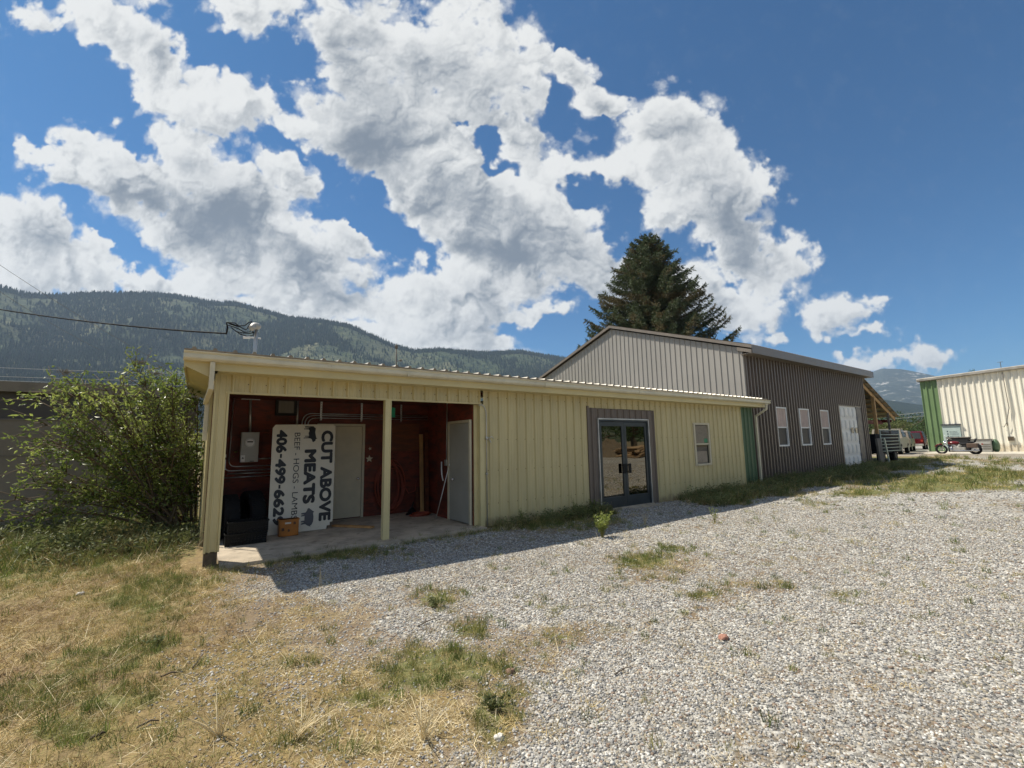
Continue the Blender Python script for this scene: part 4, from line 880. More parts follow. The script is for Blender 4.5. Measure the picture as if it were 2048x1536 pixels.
b = MB(); b.prism([(0,0),(.30,0),(.26,.05),(.18,.16),(.13,.16),(.05,.05)], (4.10,10.0,.05), (1,0,0), (0,0,1), (0,.04,0)); b.tube([(4.25,10.02,.2),(4.29,10.0,.34)], .014, 6); tag(b.build('dustpan', M['blackplastic']), 'black dustpan standing on the slab below the hose', 'dustpan')
b = MB(); b.tube([(4.32+.22*math.cos(a/12*6.28), 9.75+.16*math.sin(a/12*6.28), .065) for a in range(13)], .02, 6); b.tube([(4.36+.2*math.cos(a/12*6.28), 9.72+.15*math.sin(a/12*6.28), .10) for a in range(13)], .02, 6); tag(b.build('coiled_cord', M['hose'], smooth=True), 'dark red cord coiled on the slab in the back right corner', 'cord')
def star(cx_, cz_, r, lab, wob):
    b = MB(); P = []
    for i in range(10):
        a = math.pi/2+i*math.pi/5+wob; q = r if i % 2 == 0 else r*.45; P.append((q*math.cos(a), q*math.sin(a)))
    b.prism(P, (cx_, 10.448, cz_), (1,0,0), (0,0,1), (0,-.012,0)); tag(b.build('wall_star', M['frame_cream']), lab, 'star')
star(3.375,1.34,.085,'larger pale star hung on the red wall beside the off-white door',.0); star(3.385,1.575,.04,'tiny pale star on the red wall above the larger star',.3)
b = MB(); b.box((2.83,7.90,2.16),(3.10,7.92,2.34)); b.box((2.98,7.905,2.34),(3.0,7.915,2.62)); b.v = [(x_, y_+(x_-2.83)*.9, z_) for x_, y_, z_ in b.v]
tag(b.build('street_sign', M['sgreen']), 'small green sign hanging just right of the carport centre post', 'sign')

# ------------------------------------------------------------------ grey gabled building
gb = empty('gabled_building', (21.7, 8, 0), 'tall grey and charcoal ribbed metal building with pitched roof and white garage door', 'building')
GX0, GX1, GY0, GYR, GY1 = 15.90, 27.62, 8.0, 14.05, 20.1; SL = .335; ZE = 4.90
gt = lambda y: ZE+SL*(y-GY0) if y < GYR else ZE+SL*(2*GYR-y-GY0)
b = MB(); ribbed(b, (GX0,0,0), (0,1,0), (-1,0,0), GY0, GYR, -.1, gt, ph=8.12, sp=.2358, h=.026, bw=.034, tw=.014, minor=False); ribbed(b, (GX0,0,0), (0,1,0), (-1,0,0), GYR, GY1, -.1, gt, ph=8.12, sp=.2358, h=.026, bw=.034, tw=.014, minor=False)
b.box((GX0-.03,GY0-.035,0),(GX0+.05,GY0+.02,4.86), 0); b.box((GX0,GY1,0),(GX1,GY1+.05,4.9)); b.build('gable_wall', M['grey_gable'], gb, label='pale grey ribbed gable wall above the yellow building roof')
b = MB(); kw = dict(ph=GX0+.1, sp=.2358, h=.078, bw=.105, tw=.07, minor=False)
WX = [(17.93,18.83),(19.94,20.86),(21.95,22.86)]; WZ0, WZ1 = 1.345, 2.845; cur = GX0+.05
for a0, a1 in WX:
    ribbed(b, (0,GY0,0), U, N_, cur, a0, 0, ZE+.02, **kw); ribbed(b, (0,GY0,0), U, N_, a0, a1, 0, WZ0, **kw); ribbed(b, (0,GY0,0), U, N_, a0, a1, WZ1, ZE+.02, **kw); cur = a1
ribbed(b, (0,GY0,0), U, N_, cur, 24.15, 0, ZE+.02, **kw); ribbed(b, (0,GY0,0), U, N_, 24.15, 26.95, 3.14, ZE+.02, **kw); ribbed(b, (0,GY0,0), U, N_, 26.95, GX1, 0, ZE+.02, **kw)
b.box((GX1-.02,GY0-.03,0),(GX1+.02,GY0+.03,ZE)); ribbed(b, (GX1+.02,0,0), (0,1,0), (1,0,0), GY0+.03, GYR, 0, gt, **kw); ribbed(b, (GX1+.02,0,0), (0,1,0), (1,0,0), GYR, GY1, 0, gt, **kw)
b.build('wall', M['brown'], gb)
b = MB(); b.box((24.11,GY0-.05,.2),(24.19,GY0+.05,3.14)); b.box((24.11,GY0-.05,3.10),(27.0,GY0+.05,3.16)); b.build('garage_trim', M['grey_trim'], gb)
b = MB(); b.box((26.30,GY0-.045,.2),(26.95,GY0+.05,3.10)); b.build('side_panel', M['navy'], gb, label='dark flat panel right of the garage door')
b = MB(); g0, g1 = 24.19, 26.30
b.box((g0,GY0-.01,.2),(g1,GY0+.04,3.10)); nrow = 5
for r_ in range(nrow):
    zb = .27+r_*.565
    for c_ in range(4):
        xa = g0+.06+c_*(g1-g0-.06)/4; b.box((xa,GY0-.040,zb+.07),(xa+.44,GY0-.01,zb+.49)); b.box((xa+.05,GY0-.055,zb+.12),(xa+.39,GY0-.04,zb+.44))
    b.box((g0,GY0-.016,zb-.006),(g1,GY0-.0105,zb+.012))
gd = b.build('garage_door', M['white'], gb, bevel=.004)
b = MB()
for c_ in (2, 3): xa = g0+.06+c_*(g1-g0-.06)/4; b.box((xa+.08,GY0-.062,.27+3*.565-.25+.12),(xa+.36,GY0-.056,.27+3*.565+.14))
for c_ in (2, 3): xa = g0+.06+c_*(g1-g0-.06)/4
b.each('garage_window', M['glass'], gd)
for a0, a1 in WX:
    wd = MB(); wd.box((a0,GY0-.06,WZ0),(a0+.07,GY0+.02,WZ1)); wd.box((a1-.07,GY0-.06,WZ0),(a1,GY0+.02,WZ1)); wd.box((a0+.07,GY0-.06,WZ1-.06),(a1-.07,GY0+.02,WZ1)); wd.box((a0+.07,GY0-.06,WZ0),(a1-.07,GY0+.02,WZ0+.06)); wd.box((a0+.07,GY0-.045,2.04),(a1-.07,GY0+.02,2.09)); wo_ = wd.build('window', M['white'], gb, bevel=.004)
    g_ = MB(); g_.box((a0+.07,GY0-.005,WZ0+.06),(a1-.07,GY0+.0,2.04)); g_.build('insect_screen', M['screen'], wo_)
    c_ = MB(); vs = []; n = 40
    for i in range(n+1): xx = a0+.075+(a1-a0-.15)*i/n; yy = GY0-.026+.020*math.sin(i*1.3+a0)+.006*math.sin(i*2.9); vs += [(xx,yy,2.09),(xx,yy,WZ1-.06)]
    c_.add(vs, [(2*i,2*i+2,2*i+3,2*i+1) for i in range(n)]); c_.build('curtain', M['curtain'], wo_, smooth=True)
b = MB(); ze = ZE+.03; rf = lambda y: ze+SL*(y-GY0)+.14 if y <= GYR else ze+SL*(2*GYR-y-GY0)+.14
for sgn_, ya, yb_ in ((1, 7.6, GYR), (-1, 20.5, GYR)):
    P = rib_prof(GX0-.12, 28.0, ph=16, h=.022, bw=.06, tw=.025, minor=False); vs = []
    for a, h in P: vs += [(a, ya, rf(ya)+h), (a, yb_, rf(yb_)+h)]
    fs = [(2*i, 2*i+2, 2*i+3, 2*i+1) for i in range(len(P)-1)]; b.add(vs, fs if sgn_ > 0 else [f[::-1] for f in fs])
b.build('roof', M['brown'], gb)
b = MB()
b.box((GX0-.10,7.58,rf(7.6)-.30),(28.02,7.62,rf(7.6)-.004)); b.box((GX0-.10,7.62,rf(7.6)-.30),(28.0,GY0,rf(7.6)-.28))
b.prism([(7.58,rf(7.58)-.12),(7.58,rf(7.58)-.002),(GYR,rf(GYR)-.002),(GYR,rf(GYR)-.12)], (GX0-.14,0,0), (0,1,0), (0,0,1), (.04,0,0)); b.prism([(20.5,rf(20.5)-.12),(20.5,rf(20.5)-.002),(GYR,rf(GYR)-.002),(GYR,rf(GYR)-.12)], (GX0-.14,0,0), (0,1,0), (0,0,1), (.04,0,0))
b.prism([(7.58,rf(7.58)-.30),(7.58,rf(7.58)-.002),(GYR,rf(GYR)-.002),(GYR,rf(GYR)-.30)], (28.0,0,0), (0,1,0), (0,0,1), (.04,0,0))
b.prism([(7.6,rf(7.6)-.30),(7.6,rf(7.6)-.17),(8.1,rf(8.1)-.17),(8.1,rf(8.1)-.30)], (GX0-.13,0,0), (0,1,0), (0,0,1), (.03,0,0))
b.each('roof_trim', M['grey_trim'], gb)
# open lean-to at the far end
lt = empty('lean_to', (30.2, 8.2, .3), 'open timber lean-to with bare rafters at the far end of the gabled building', 'lean-to')
LZ = lambda x: 4.62-.372*(x-27.65)
b = MB()
P = rib_prof(8.0, 14.0, ph=8.1, h=.02, minor=False); vs = []
for a, h in P: vs += [(27.68, a, LZ(27.68)+.20+h), (33.15, a, LZ(33.15)+.20+h)]
b.add(vs, [(2*i, 2*i+1, 2*i+3, 2*i+2) for i in range(len(P)-1)]); b.build('roof', M['roof'], lt)
for y in (8.2, 9.6, 11.0, 12.4, 13.8):
    b = MB(); b.bar((27.7,y,LZ(27.7)),(33.0,y,LZ(33.0)),.05,.19); b.build('rafter', M['purlin'], lt)
b = MB()
for k in range(9): x = 28.0+k*.62; b.bar((x,8.0,LZ(x)+.15),(x,14.0,LZ(x)+.15),.09,.04)
b.each('purlin', M['purlin'], lt)
for x, y in ((29.75,8.2),(29.75,13.8),(31.9,8.2),(31.9,13.8)):
    b = MB(); h_ = .07 if x < 30 else .045; b.box((x-h_,y-h_,.2),(x+h_,y+h_,LZ(x)-.05)); b.build('post', M['purlin'] if x < 30 else M['weath'], lt)
b = MB(); b.box((27.7,8.62,2.36),(32.5,8.70,2.56)); b.box((32.36,8.2,2.45),(32.44,13.8,2.62)); b.each('beam', M['redbeam'], lt)
b = MB(); b.bar((28.48,7.80,.2),(28.38,7.82,1.56),.56,.10, up=(0,1,0)); tag(b.build('weathered_post', M['weath'], bevel=.01), 'thick grey weathered post standing before the lean-to at the building corner', 'post')
b = MB(); b.bar((28.98,7.62,.2),(28.82,7.68,1.56),.10,.05, up=(0,1,0)); tag(b.build('leaning_board', M['gate']), 'narrow pale board leaning beside the thick weathered post', 'board')
tr = empty('stock_trailer', (30.2,8.6,.3), 'dark utility trailer with a pale tube gate parked under the lean-to', 'trailer')
b = MB(); b.box((29.0,8.05,.78),(32.9,9.7,.90)); b.box((29.05,8.1,.90),(32.85,9.64,1.80)); b.build('trailer_box', M['tarp'], tr, bevel=.03)
b = MB()
for k in range(6): zz = .90+k*.17; b.tube([(28.95,7.86,zz),(32.0,7.86,zz)], .024, 6)
for xx in (28.95, 32.0): b.tube([(xx,7.86,.86),(xx,7.86,2.0)], .030, 6)
b.tube([(28.95,7.86,1.99),(32.0,7.86,2.0)], .024, 6); b.build('tube_gate', M['gate'], tr, smooth=True)
for xx in (29.6, 31.6):
    b = MB(); b.tube([(xx,8.0,.62),(xx,8.22,.62)], [.32,.32], 20); b.tube([(xx,7.985,.62),(xx,8.0,.62)], [.16,.16], 12, 1); b.v = [(p[0], p[1], p[2]) for p in b.v]; b.build('wheel', [M['rubber'], M['weath']], tr)
b = MB()
for i in range(60):
    x_ = random.uniform(28.0,28.9); y_ = random.uniform(8.6,9.6); z_ = .25+random.random()**1.2*1.1; b.ball((x_,y_,z_), random.uniform(.06,.12), 7, 5, (1,1,.9))
for i in range(12): zz = .35+i*.09; b.box((28.0,8.5,zz),(28.95,8.55,zz+.05))
tag(b.build('scrap_pile', M['tarp']), 'dark pile of stacked scrap between the building corner and the weathered post', 'pile', kind='stuff')
b = MB(); b.box((27.75,8.3,.2),(28.5,8.7,.42)); tag(b.build('concrete_block', M['concrete'], bevel=.01), 'pale concrete block on the ground at the building corner', 'block')

# ------------------------------------------------------------------ cream and green building on the right
wb = empty('cream_building', (49.5, 5, .4), 'cream ribbed metal building with a green corner beyond the road', 'building')
zt = lambda y: 6.13+.048*(10.3-y)
b = MB(); kk = dict(ph=9.25-.345*30, sp=.345, h=.07, bw=.12, tw=.06, minor=False)
ribbed(b, (49.3,0,0), (0,1,0), (-1,0,0), -14, 9.24, .38, zt, **kk); b.box((49.3,-14,.3),(62,-13.9,6)); b.build('wall', M['cream'], wb)
b = MB(); ribbed(b, (49.29,0,0), (0,1,0), (-1,0,0), 9.24, 10.28, .38, zt, **kk); b.box((49.30,10.26,.3),(62,10.30,6.1)); b.build('corner_panel', M['green_pale'], wb, label='green ribbed corner of the cream building')
b = MB(); b.prism([(10.45,zt(10.45)+.02),(10.45,zt(10.45)+.26),(-14,zt(-14)+.26),(-14,zt(-14)+.02)], (49.02,0,0), (0,1,0), (0,0,1), (.28,0,0)); b.box((49.3,10.28,6.15),(62,10.46,6.36)); b.build('roof_trim', M['roof'], wb, bevel=.04)
b = MB(); b.prism([(10.4,6.37),(-14,7.55),(-14,7.5),(10.4,6.32)], (49.3,0,0), (0,1,0), (0,0,1), (13,0,0)); b.build('roof', M['roof'], wb)
b = MB(); b.box((49.18,8.26,.40),(49.24,9.30,2.47)); nd = b.build('door', M['palegreen'], wb, label='pale door with handwritten notes'); b = MB(); b.box((49.10,8.20,2.47),(49.26,9.36,2.56)); b.build('door_hood', M['navy'], wb)
b = MB()
for zz, ys in ((1.98,(9.02,8.98)),(1.78,(9.02,8.97)),(1.58,(9.02,8.97))): b.box((49.172,ys[1],zz-.05),(49.179,ys[0]+.03,zz+.05))
for zz in (1.95, 1.88, 1.78, 1.70, 1.58):
    y = 8.9
    while y > 8.45: l = random.uniform(.03,.09); b.box((49.172,y-l,zz+random.uniform(-.01,.01)),(49.179,y,zz+.022)); y -= l+.03
b.each('handwriting', M['letter_blue'], nd)
b = MB(); b.tube([(49.14,5.55,6.3),(49.14,5.50,3.6),(49.12,5.72,2.6),(49.12,5.72,2.3)], .025, 5); b.tube([(49.12,5.72,2.55),(49.1,5.9,2.2),(49.14,5.98,2.25)], .02, 5); b.build('wall_cable', M['weath'], wb, smooth=True)
b = MB(); b.box((49.10,5.50,1.20),(49.22,5.80,1.50)); b.build('outlet_box', M['bark'], wb); b = MB(); b.tube([(49.5,5.6,6.4),(49.5,5.6,7.1)], .02, 5); b.tube([(49.5,5.45,7.1),(49.5,5.75,7.1)], .015, 5); b.build('antenna', M['weath'], wb)
b = MB(); b.box((43.2,-10,.2),(49.3,9.6,.412)); tag(b.build('pavement', mat('pale_pavement', (.50,.46,.38), .9, var=.12, scale=1, bump=.3)), kind='structure')
b = MB(); b.box((39.3,8.42,.38),(39.55,7.2,.50)); tag(b.build('parking_kerb', M['concrete'], bevel=.03), 'low concrete parking kerb lying before the motorcycle', 'kerb')
bn = empty('hot_tub_shell', (47.9,8.1,.41), 'dark rectangular tub behind the motorcycle with a pale rim', 'tub')
b = MB(); b.box((47.4,7.62,.41),(48.4,8.80,1.46)); b.build('tub_body', M['tarp'], bn, bevel=.05); b = MB(); b.box((47.35,7.58,1.46),(48.45,8.84,1.54)); b.build('tub_rim', M['weath'], bn, bevel=.03)
dp = empty('steel_bin', (47.9,7.0,.41), 'low grey steel bin between the tub and the cream wall', 'bin')
b = MB(); b.box((47.5,6.50,.41),(48.3,7.55,1.30)); b.build('bin_body', M['meter'], dp, bevel=.03); b = MB(); b.box((47.45,6.46,1.30),(48.35,7.58,1.36)); 
for zz in (.62,.78,.94): b.box((47.47,6.52,zz),(47.5,6.95,zz+.06))
b.each('bin_ribs', M['weath'], dp)
b = MB(); b.ball((48.2,6.35,.85), .45, 12, 8, (.7,.5,1.1)); tag(b.build('barrel_planter', M['green'], smooth=True), 'rounded dark green barrel at the right end of the grey bin', 'barrel')

# motorcycle, front to +y
mc = empty('motorcycle', (42.2, 7.3, .40), 'red cruiser motorcycle with brown saddlebags parked on the pavement', 'motorcycle'); mx, z0 = 42.2, .40; FYc, RYc, wr = 8.16, 6.52, .32
for yy, nm in ((FYc, 0), (RYc, 1)):
    b = MB(); b.torus((mx,yy,z0+wr), (1,0,0), wr-.06, .062+.015*nm, 28, 8); wh = b.build('wheel', M['rubber'], mc, smooth=True)
    b = MB(); b.torus((mx,yy,z0+wr), (1,0,0), wr-.10, .014, 24, 6); b.cyl((mx-.07,yy,z0+wr),(mx+.07,yy,z0+wr),.045,12)
    for k in range(14): a = k*math.pi/7; b.tube([(mx,yy,z0+wr),(mx,yy+(wr-.1)*math.cos(a),z0+wr+(wr-.1)*math.sin(a))], .005, 4)
    b.build('rim', M['chrome'], wh, smooth=True)
b = MB()
for dx in (-.08,.08): b.tube([(mx+dx,FYc,z0+wr),(mx+dx,FYc-.30,z0+.92)], .024, 8)
b.tube([(mx-.1,FYc-.27,z0+.86),(mx+.1,FYc-.27,z0+.86)], .02, 6); b.build('fork', M['chrome'], mc, smooth=True)
b = MB(); b.torus((mx,FYc,z0+wr), (1,0,0), wr+.035, .042, 14, 6, 0, math.pi+.55, math.pi+1.75); b.build('front_fender', M['bikered'], mc, smooth=True)
b = MB(); b.torus((mx,RYc,z0+wr), (1,0,0), wr+.03, .05, 14, 6, 0, math.pi+1.2, 2*math.pi-.5); b.build('rear_fender', M['tarp'], mc, smooth=True)
b = MB(); b.ball((mx,7.52,z0+.74), .30, 14, 9, (.52,1.05,.44)); b.build('fuel_tank', M['bikered'], mc, smooth=True)
b = MB(); b.ball((mx,7.02,z0+.68), .26, 12, 8, (.6,1.1,.26)); b.ball((mx,6.68,z0+.78), .18, 12, 8, (.7,1.1,.35)); b.tube([(mx,6.5,z0+.80),(mx,6.42,z0+1.02)], [.05,.06], 8); b.build('seat', M['tarp'], mc, smooth=True)
b = MB(); b.tube([(mx-.42,7.68,z0+1.0),(mx-.3,7.80,z0+1.05),(mx,7.86,z0+.96),(mx+.3,7.80,z0+1.05),(mx+.42,7.68,z0+1.0)], .014, 6); b.tube([(mx-.3,7.80,z0+1.05),(mx-.34,7.84,z0+1.18)], .008, 5); b.ball((mx-.35,7.85,z0+1.2), .05, 8, 6, (1,.4,.7)); b.build('handlebar', M['chrome'], mc, smooth=True)
b = MB(); b.ball((mx,7.98,z0+.82), .09, 12, 8); b.build('headlight', M['chrome'], mc, smooth=True)
b = MB(); b.box((mx-.17,6.98,z0+.18),(mx+.17,7.70,z0+.46)); b.tube([(mx-.02,7.38,z0+.40),(mx-.02,7.56,z0+.66)], .10, 10); b.tube([(mx-.02,7.36,z0+.40),(mx-.02,7.20,z0+.62)], .10, 10); b.cyl((mx-.18,7.28,z0+.33),(mx+.18,7.28,z0+.33),.10,14); b.build('engine', M['meter'], mc, bevel=.01)
b = MB(); b.tube([(mx-.18,7.6,z0+.55),(mx-.22,7.66,z0+.3),(mx-.22,7.4,z0+.2),(mx-.22,6.3,z0+.26)], [.025,.028,.035,.05], 8); b.tube([(mx,7.95,z0+.75),(mx,7.62,z0+.22),(mx,6.95,z0+.20),(mx,6.6,z0+.4)], .025, 6); b.build('exhaust', M['chrome'], mc, smooth=True)
b = MB(); b.box((mx-.34,6.34,z0+.42),(mx-.18,6.86,z0+.72)); b.box((mx+.18,6.34,z0+.42),(mx+.34,6.86,z0+.72)); b.each('saddlebag', M['leather'], mc, bevel=.05)
b = MB(); b.box((mx-.05,6.12,z0+.62),(mx+.05,6.2,z0+.70)); b.build('tail_light', M['taillight'], mc)

# vehicles beyond the lean-to
def vehicle(name, x0, y0, L, Wd, H_, paint, prof, glassy, lab, cat_, wx, wr=.34, yaw=0., roofm=None):
    """prof: side outline (x,z) from the rear; glassy: list of side window polygons; rear faces -x"""
    t = empty(name, (x0, y0, .40), lab, cat_, 'vehicles parked beyond the lean-to'); Mx = Matrix.Rotation(yaw, 3, 'Z'); O = Vector((x0, y0, .40))
    def W3(p): return tuple(O+Mx @ Vector(p))
    b = MB(); n = len(prof); vs = []; zs = [0, .0]
    for y, ins in ((0,.10),(.10,.0),(Wd-.10,.0),(Wd,.10)):
        for (x, z) in prof:
            k = max(0, z-H_*.55)/H_; inn = k*.9*.35; yy = y+(inn if y < Wd/2 else -inn)
            cxm = L/2; vs.append(W3((x+(cxm-x)*(.012 if ins else 0), yy, z)))
    fs = [tuple(range(n-1,-1,-1)), tuple(3*n+i for i in range(n))]
    for r_ in range(3):
        for i in range(n): fs.append((r_*n+i, r_*n+(i+1) % n, (r_+1)*n+(i+1) % n, (r_+1)*n+i))
    b.add(vs, fs); bd = b.build('body', paint, t)
    b = MB()
    for poly in glassy['side']:
        for y, s_ in ((0,-1),(Wd,1)):
            P = []
            for x, z in poly: inn = max(0, z-H_*.55)/H_*.9*.35; P.append(W3((x, y+(inn if s_ < 0 else -inn)+s_*.012, z)))
            b.add(P, [tuple(range(len(P)))] if s_ < 0 else [tuple(range(len(P)-1,-1,-1))])
    for (xa, za, xb, zb, inn) in glassy['ends']:
        b.add([W3((xa, .16+inn*.6, za)), W3((xa, Wd-.16-inn*.6, za)), W3((xb, Wd-.18-inn, zb)), W3((xb, .18+inn, zb))], [(0,1,2,3)])
    b.build('window_glass', M['glass'], t)
    for x in wx:
        for y in (.0, Wd-.2):
            b = MB(); b.tube([W3((x, y-.01, wr)), W3((x, y+.21, wr))], wr, 20); w_ = b.build('wheel', M['rubber'], t)
            b = MB(); yo = y-.02 if y < .5 else y+.22; b.tube([W3((x, yo, wr)), W3((x, yo+(.01 if y < .5 else -.01), wr))], wr*.58, 14); b.build('hubcap', M['galv'], w_)
    for y in (.08, Wd-.22):
        b = MB(); b.box((-.03, y, .72), (.02, y+.16, .92)); b.v = [W3(p) for p in b.v]; b.build('tail_light', M['taillight'], t)
    b = MB(); b.box((-.10, .06, .36), (.06, Wd-.06, .54)); b.box((L-.05, .06, .34), (L+.08, Wd-.06, .54)); b.v = [W3(p) for p in b.v]; b.each('bumper', M['galv'], t, bevel=.02)
    b = MB(); b.box((-.045, Wd/2-.15, .56), (-.03, Wd/2+.15, .70)); b.v = [W3(p) for p in b.v]; b.build('licence_plate', M['white'], t)
    return t
pk = [(0,.42),(0,1.12),(2.1,1.14),(2.2,1.82),(3.6,1.84),(4.2,1.20),(5.2,1.12),(5.3,.45)]
pg = dict(side=[[(2.35,1.2),(2.38,1.72),(3.5,1.74),(3.98,1.22)]], ends=[(2.09,1.22,2.165,1.74,.08)])
vehicle('pickup_truck', 40.0, 9.87, 5.3, 1.85, 1.84, M['carwhite'], pk, pg, 'white pickup truck nearest the lean-to, half hidden by the trailer gate', 'truck', (1.0, 4.3), .37, R(7))
su = [(0,.40),(-.03,.95),(.22,1.62),(.5,1.72),(3.2,1.70),(3.9,1.12),(4.6,1.0),(4.72,.42)]
sg = dict(side=[[(.45,1.08),(.55,1.58),(1.6,1.62),(1.6,1.08)],[(1.7,1.08),(1.7,1.62),(2.95,1.60),(3.5,1.08)]], ends=[(-.02,1.02,.20,1.58,.05)])
vehicle('estate_car', 47.5, 11.0, 4.7, 1.8, 1.72, M['cartan'], su, sg, 'beige car parked between the white pickup and the red minivan', 'car', (.85, 3.8), .33, R(9))
vehicle('minivan', 55.5, 11.85, 4.8, 1.85, 1.72, M['carred'], su, sg, 'dark red minivan with its tail towards us beside the green corner', 'minivan', (.85, 3.9), .33, R(9))

# ------------------------------------------------------------------ concrete building on the left
cbd = empty('concrete_building', (-6, 14.5, 0), 'low flat-roofed bare concrete building behind the leafy shrub', 'building')
b = MB(); b.box((-14,14.5,-.2),(.05,22,2.36)); b.build('lower_wall', M['concwall'], cbd); b = MB(); b.box((-14,14.52,2.36),(.05,22,2.96)); b.build('upper_wall', M['darkwall'], cbd, label='dark band along the top of the concrete wall')
b = MB(); b.box((-14,14.38,2.97),(-2.3,22.1,3.19)); b.box((-2.3,14.46,2.97),(.1,22.1,3.23)); b.build('roof_edge', M['concwall'], cbd); b = MB(); b.box((-14,14.485,1.55),(-1.4,14.5,1.575)); b.box((-14,14.48,2.35),(-1.4,14.5,2.375)); b.build('wall_seam', M['weath'], cbd)
b = MB(); b.box((-1.45,14.44,-.05),(-.75,14.5,1.85)); b.build('door', mat('blue_grey_door', (.10,.12,.15), .6), cbd)

# ------------------------------------------------------------------ trees and shrubs
def leaves(P, Dn, L, Wd, jit=.9):
    """one bent leaf (two quads sharing an edge) at every point"""
    n = len(P); d = Dn+rng.normal(0, jit, (n, 3)); d /= np.linalg.norm(d, axis=1)[:, None]; s = np.cross(d, rng.normal(0, 1, (n, 3))); s /= np.linalg.norm(s, axis=1)[:, None]
    l = L*rng.uniform(.6, 1.25, (n, 1)); w_ = Wd*rng.uniform(.7, 1.2, (n, 1)); nn = np.cross(d, s)
    V = np.stack([P, P+d*l*.45+s*w_*.5+nn*w_*.12, P+d*l-nn*l*.12, P+d*l*.45-s*w_*.5+nn*w_*.12], 1).reshape(-1, 3)
    return V, np.arange(4*n).reshape(n, 4)
def branchy(tips, root, spread, nsub, sublen, leaf_n, L, Wd, arch=.5):
    wood_ = MB(); LP, LD = [], []
    for tp in tips:
        tp = Vector(tp); r0 = Vector(root)+Vector((random.uniform(-spread,spread), random.uniform(-spread,spread), 0)); c = r0.lerp(tp, .45)+Vector((0,0,arch*(tp-r0).length*random.uniform(.5,1)))
        pts = [r0*(1-t)**2+c*2*t*(1-t)+tp*t*t for t in [i/12 for i in range(13)]]; wood_.tube(pts, [.026*(1-i/13)+.004 for i in range(13)], 5)
        for k in range(nsub):
            i = random.randint(3, 12); p = pts[i]; dr = (pts[i]-pts[i-1]).normalized(); q = p+(dr*random.uniform(.1,.8)+Vector((random.gauss(0,1), random.gauss(0,1), random.gauss(.1,.8)))*.55)*sublen*random.uniform(.4,1.2)
            if q.z < .15: q.z = random.uniform(.15, .5)
            wood_.tube([p, p.lerp(q, .5)+Vector((0,0,.05*sublen)), q], [.008, .006, .002], 4)
            for m_ in range(leaf_n):
                f = random.uniform(.2, 1.05); LP.append(tuple(p.lerp(q, f)+Vector((random.gauss(0,.05), random.gauss(0,.05), random.gauss(0,.05))))); LD.append(tuple((q-p).normalized()+Vector((0,0,-.25))))
    V, F = leaves(np.array(LP), np.array(LD), L, Wd); return wood_, V, F
def leafmat(name, c, c2, tr=.4, rough=.36):
    m = mat(name, c, rough, var=.35, scale=9, c2=c2, c2f=(.48,.62), trans=tr); return m
M['leaf'] = leafmat('shrub_leaf', (.15,.21,.045), (.27,.30,.075), .5); M['leaf2'] = leafmat('pale_leaf', (.30,.36,.09), (.36,.38,.12), .5); M['twig'] = mat('twig', (.14,.10,.06), .85)
sh = empty('elder_shrub', (-.2, 11.5, 0), 'big arching green leafy shrub against the left end of the carport', 'shrub')
tipq = [(270,735,11.4),(240,760,11.0),(145,760,11.3),(30,1000,11.1),(95,850,11.3),(150,900,10.8),(330,770,11.7),(375,755,11.9),(200,790,11.1),(70,965,11.4),(395,810,11.3),(350,860,11.0),(120,960,10.9),(285,800,11.9),(395,930,10.9),(110,790,11.7),(310,830,11.3),(345,780,11.1),(60,900,11.7),(400,860,11.7),(160,820,10.9)]
tipq += [(x_+random.uniform(-35,35), y_+random.uniform(-10,45), Y__+random.uniform(-.3,.5)) for x_, y_, Y__ in tipq]
tips = [on(x_, y_, 1, Y__) for x_, y_, Y__ in tipq]
wd_, V, F = branchy(tips, (-.12,11.5,0), .3, 25, .50, 11, .092, .040, .24); wd_.build('stem', M['twig'], sh, smooth=True)
mi = (fbm(V[::4, 0]*2, V[::4, 2]*2, 3, 44)+rng.normal(0, .08, len(F)) > .56).astype(int); npmesh('foliage', V, F, [M['leaf'], M['leaf2']], sh, mi=mi)
b = MB()
for q in ((215,830),(100,870),(130,745),(282,725),(90,890),(312,748)):
    c = on(*q, 1, 11.2)
    for k in range(60): b.tube([tuple(c+rng.normal(0,.03,3)), tuple(c+rng.normal(0,.06,3)*(1,1,.4)+np.array([0,0,.03]))], .0015, 3); 
    for k in range(80): b.ball(tuple(c+rng.normal(0,.065,3)*(1,1,.35)), .006, 4, 3)
b.build('seed_heads', mat('seed_head', (.16,.13,.09), .8), sh)

# taller weeds under the shrub
def tallweeds():
    n = 5200; x = rng.uniform(-4.6, .25, n); y = rng.uniform(8.2, 14.3, n); k = rng.random(n) < np.clip(1.25-np.hypot((x+.7)/1.9, (y-10.9)/1.9), 0, 1)*.42+.12*(y > 12); x, y = x[k], y[k]
    n2 = 950; xa = rng.uniform(4.9, 8.0, n2); ya = rng.uniform(7.15, 7.62, n2); k = rng.random(n2) < .15+.7*sstep(xa, 5.6, 7.2); xa, ya = xa[k], ya[k]
    n3 = 3300; xb = rng.uniform(10.6, 27, n3); yb = rng.uniform(6.2, 7.85, n3); k = rng.random(n3) < .2+.8*fbm(xb*.8, yb*.8, 3, 9); xb, yb = xb[k], yb[k]
    x = np.concatenate([x, xa, xb]); y = np.concatenate([y, ya, yb]); sc = np.concatenate([rng.uniform(1.2, 2.6, len(x)-len(xa)-len(xb)), rng.uniform(.7, 1.6, len(xa)), rng.uniform(1.0, 2.1, len(xb))]); n = len(x)
    return np.stack([x, y, gz(x, y)], 1), np.stack([rng.uniform(-.2,.2,n), rng.uniform(-.2,.2,n), rng.uniform(0,6.28,n)], 1), sc
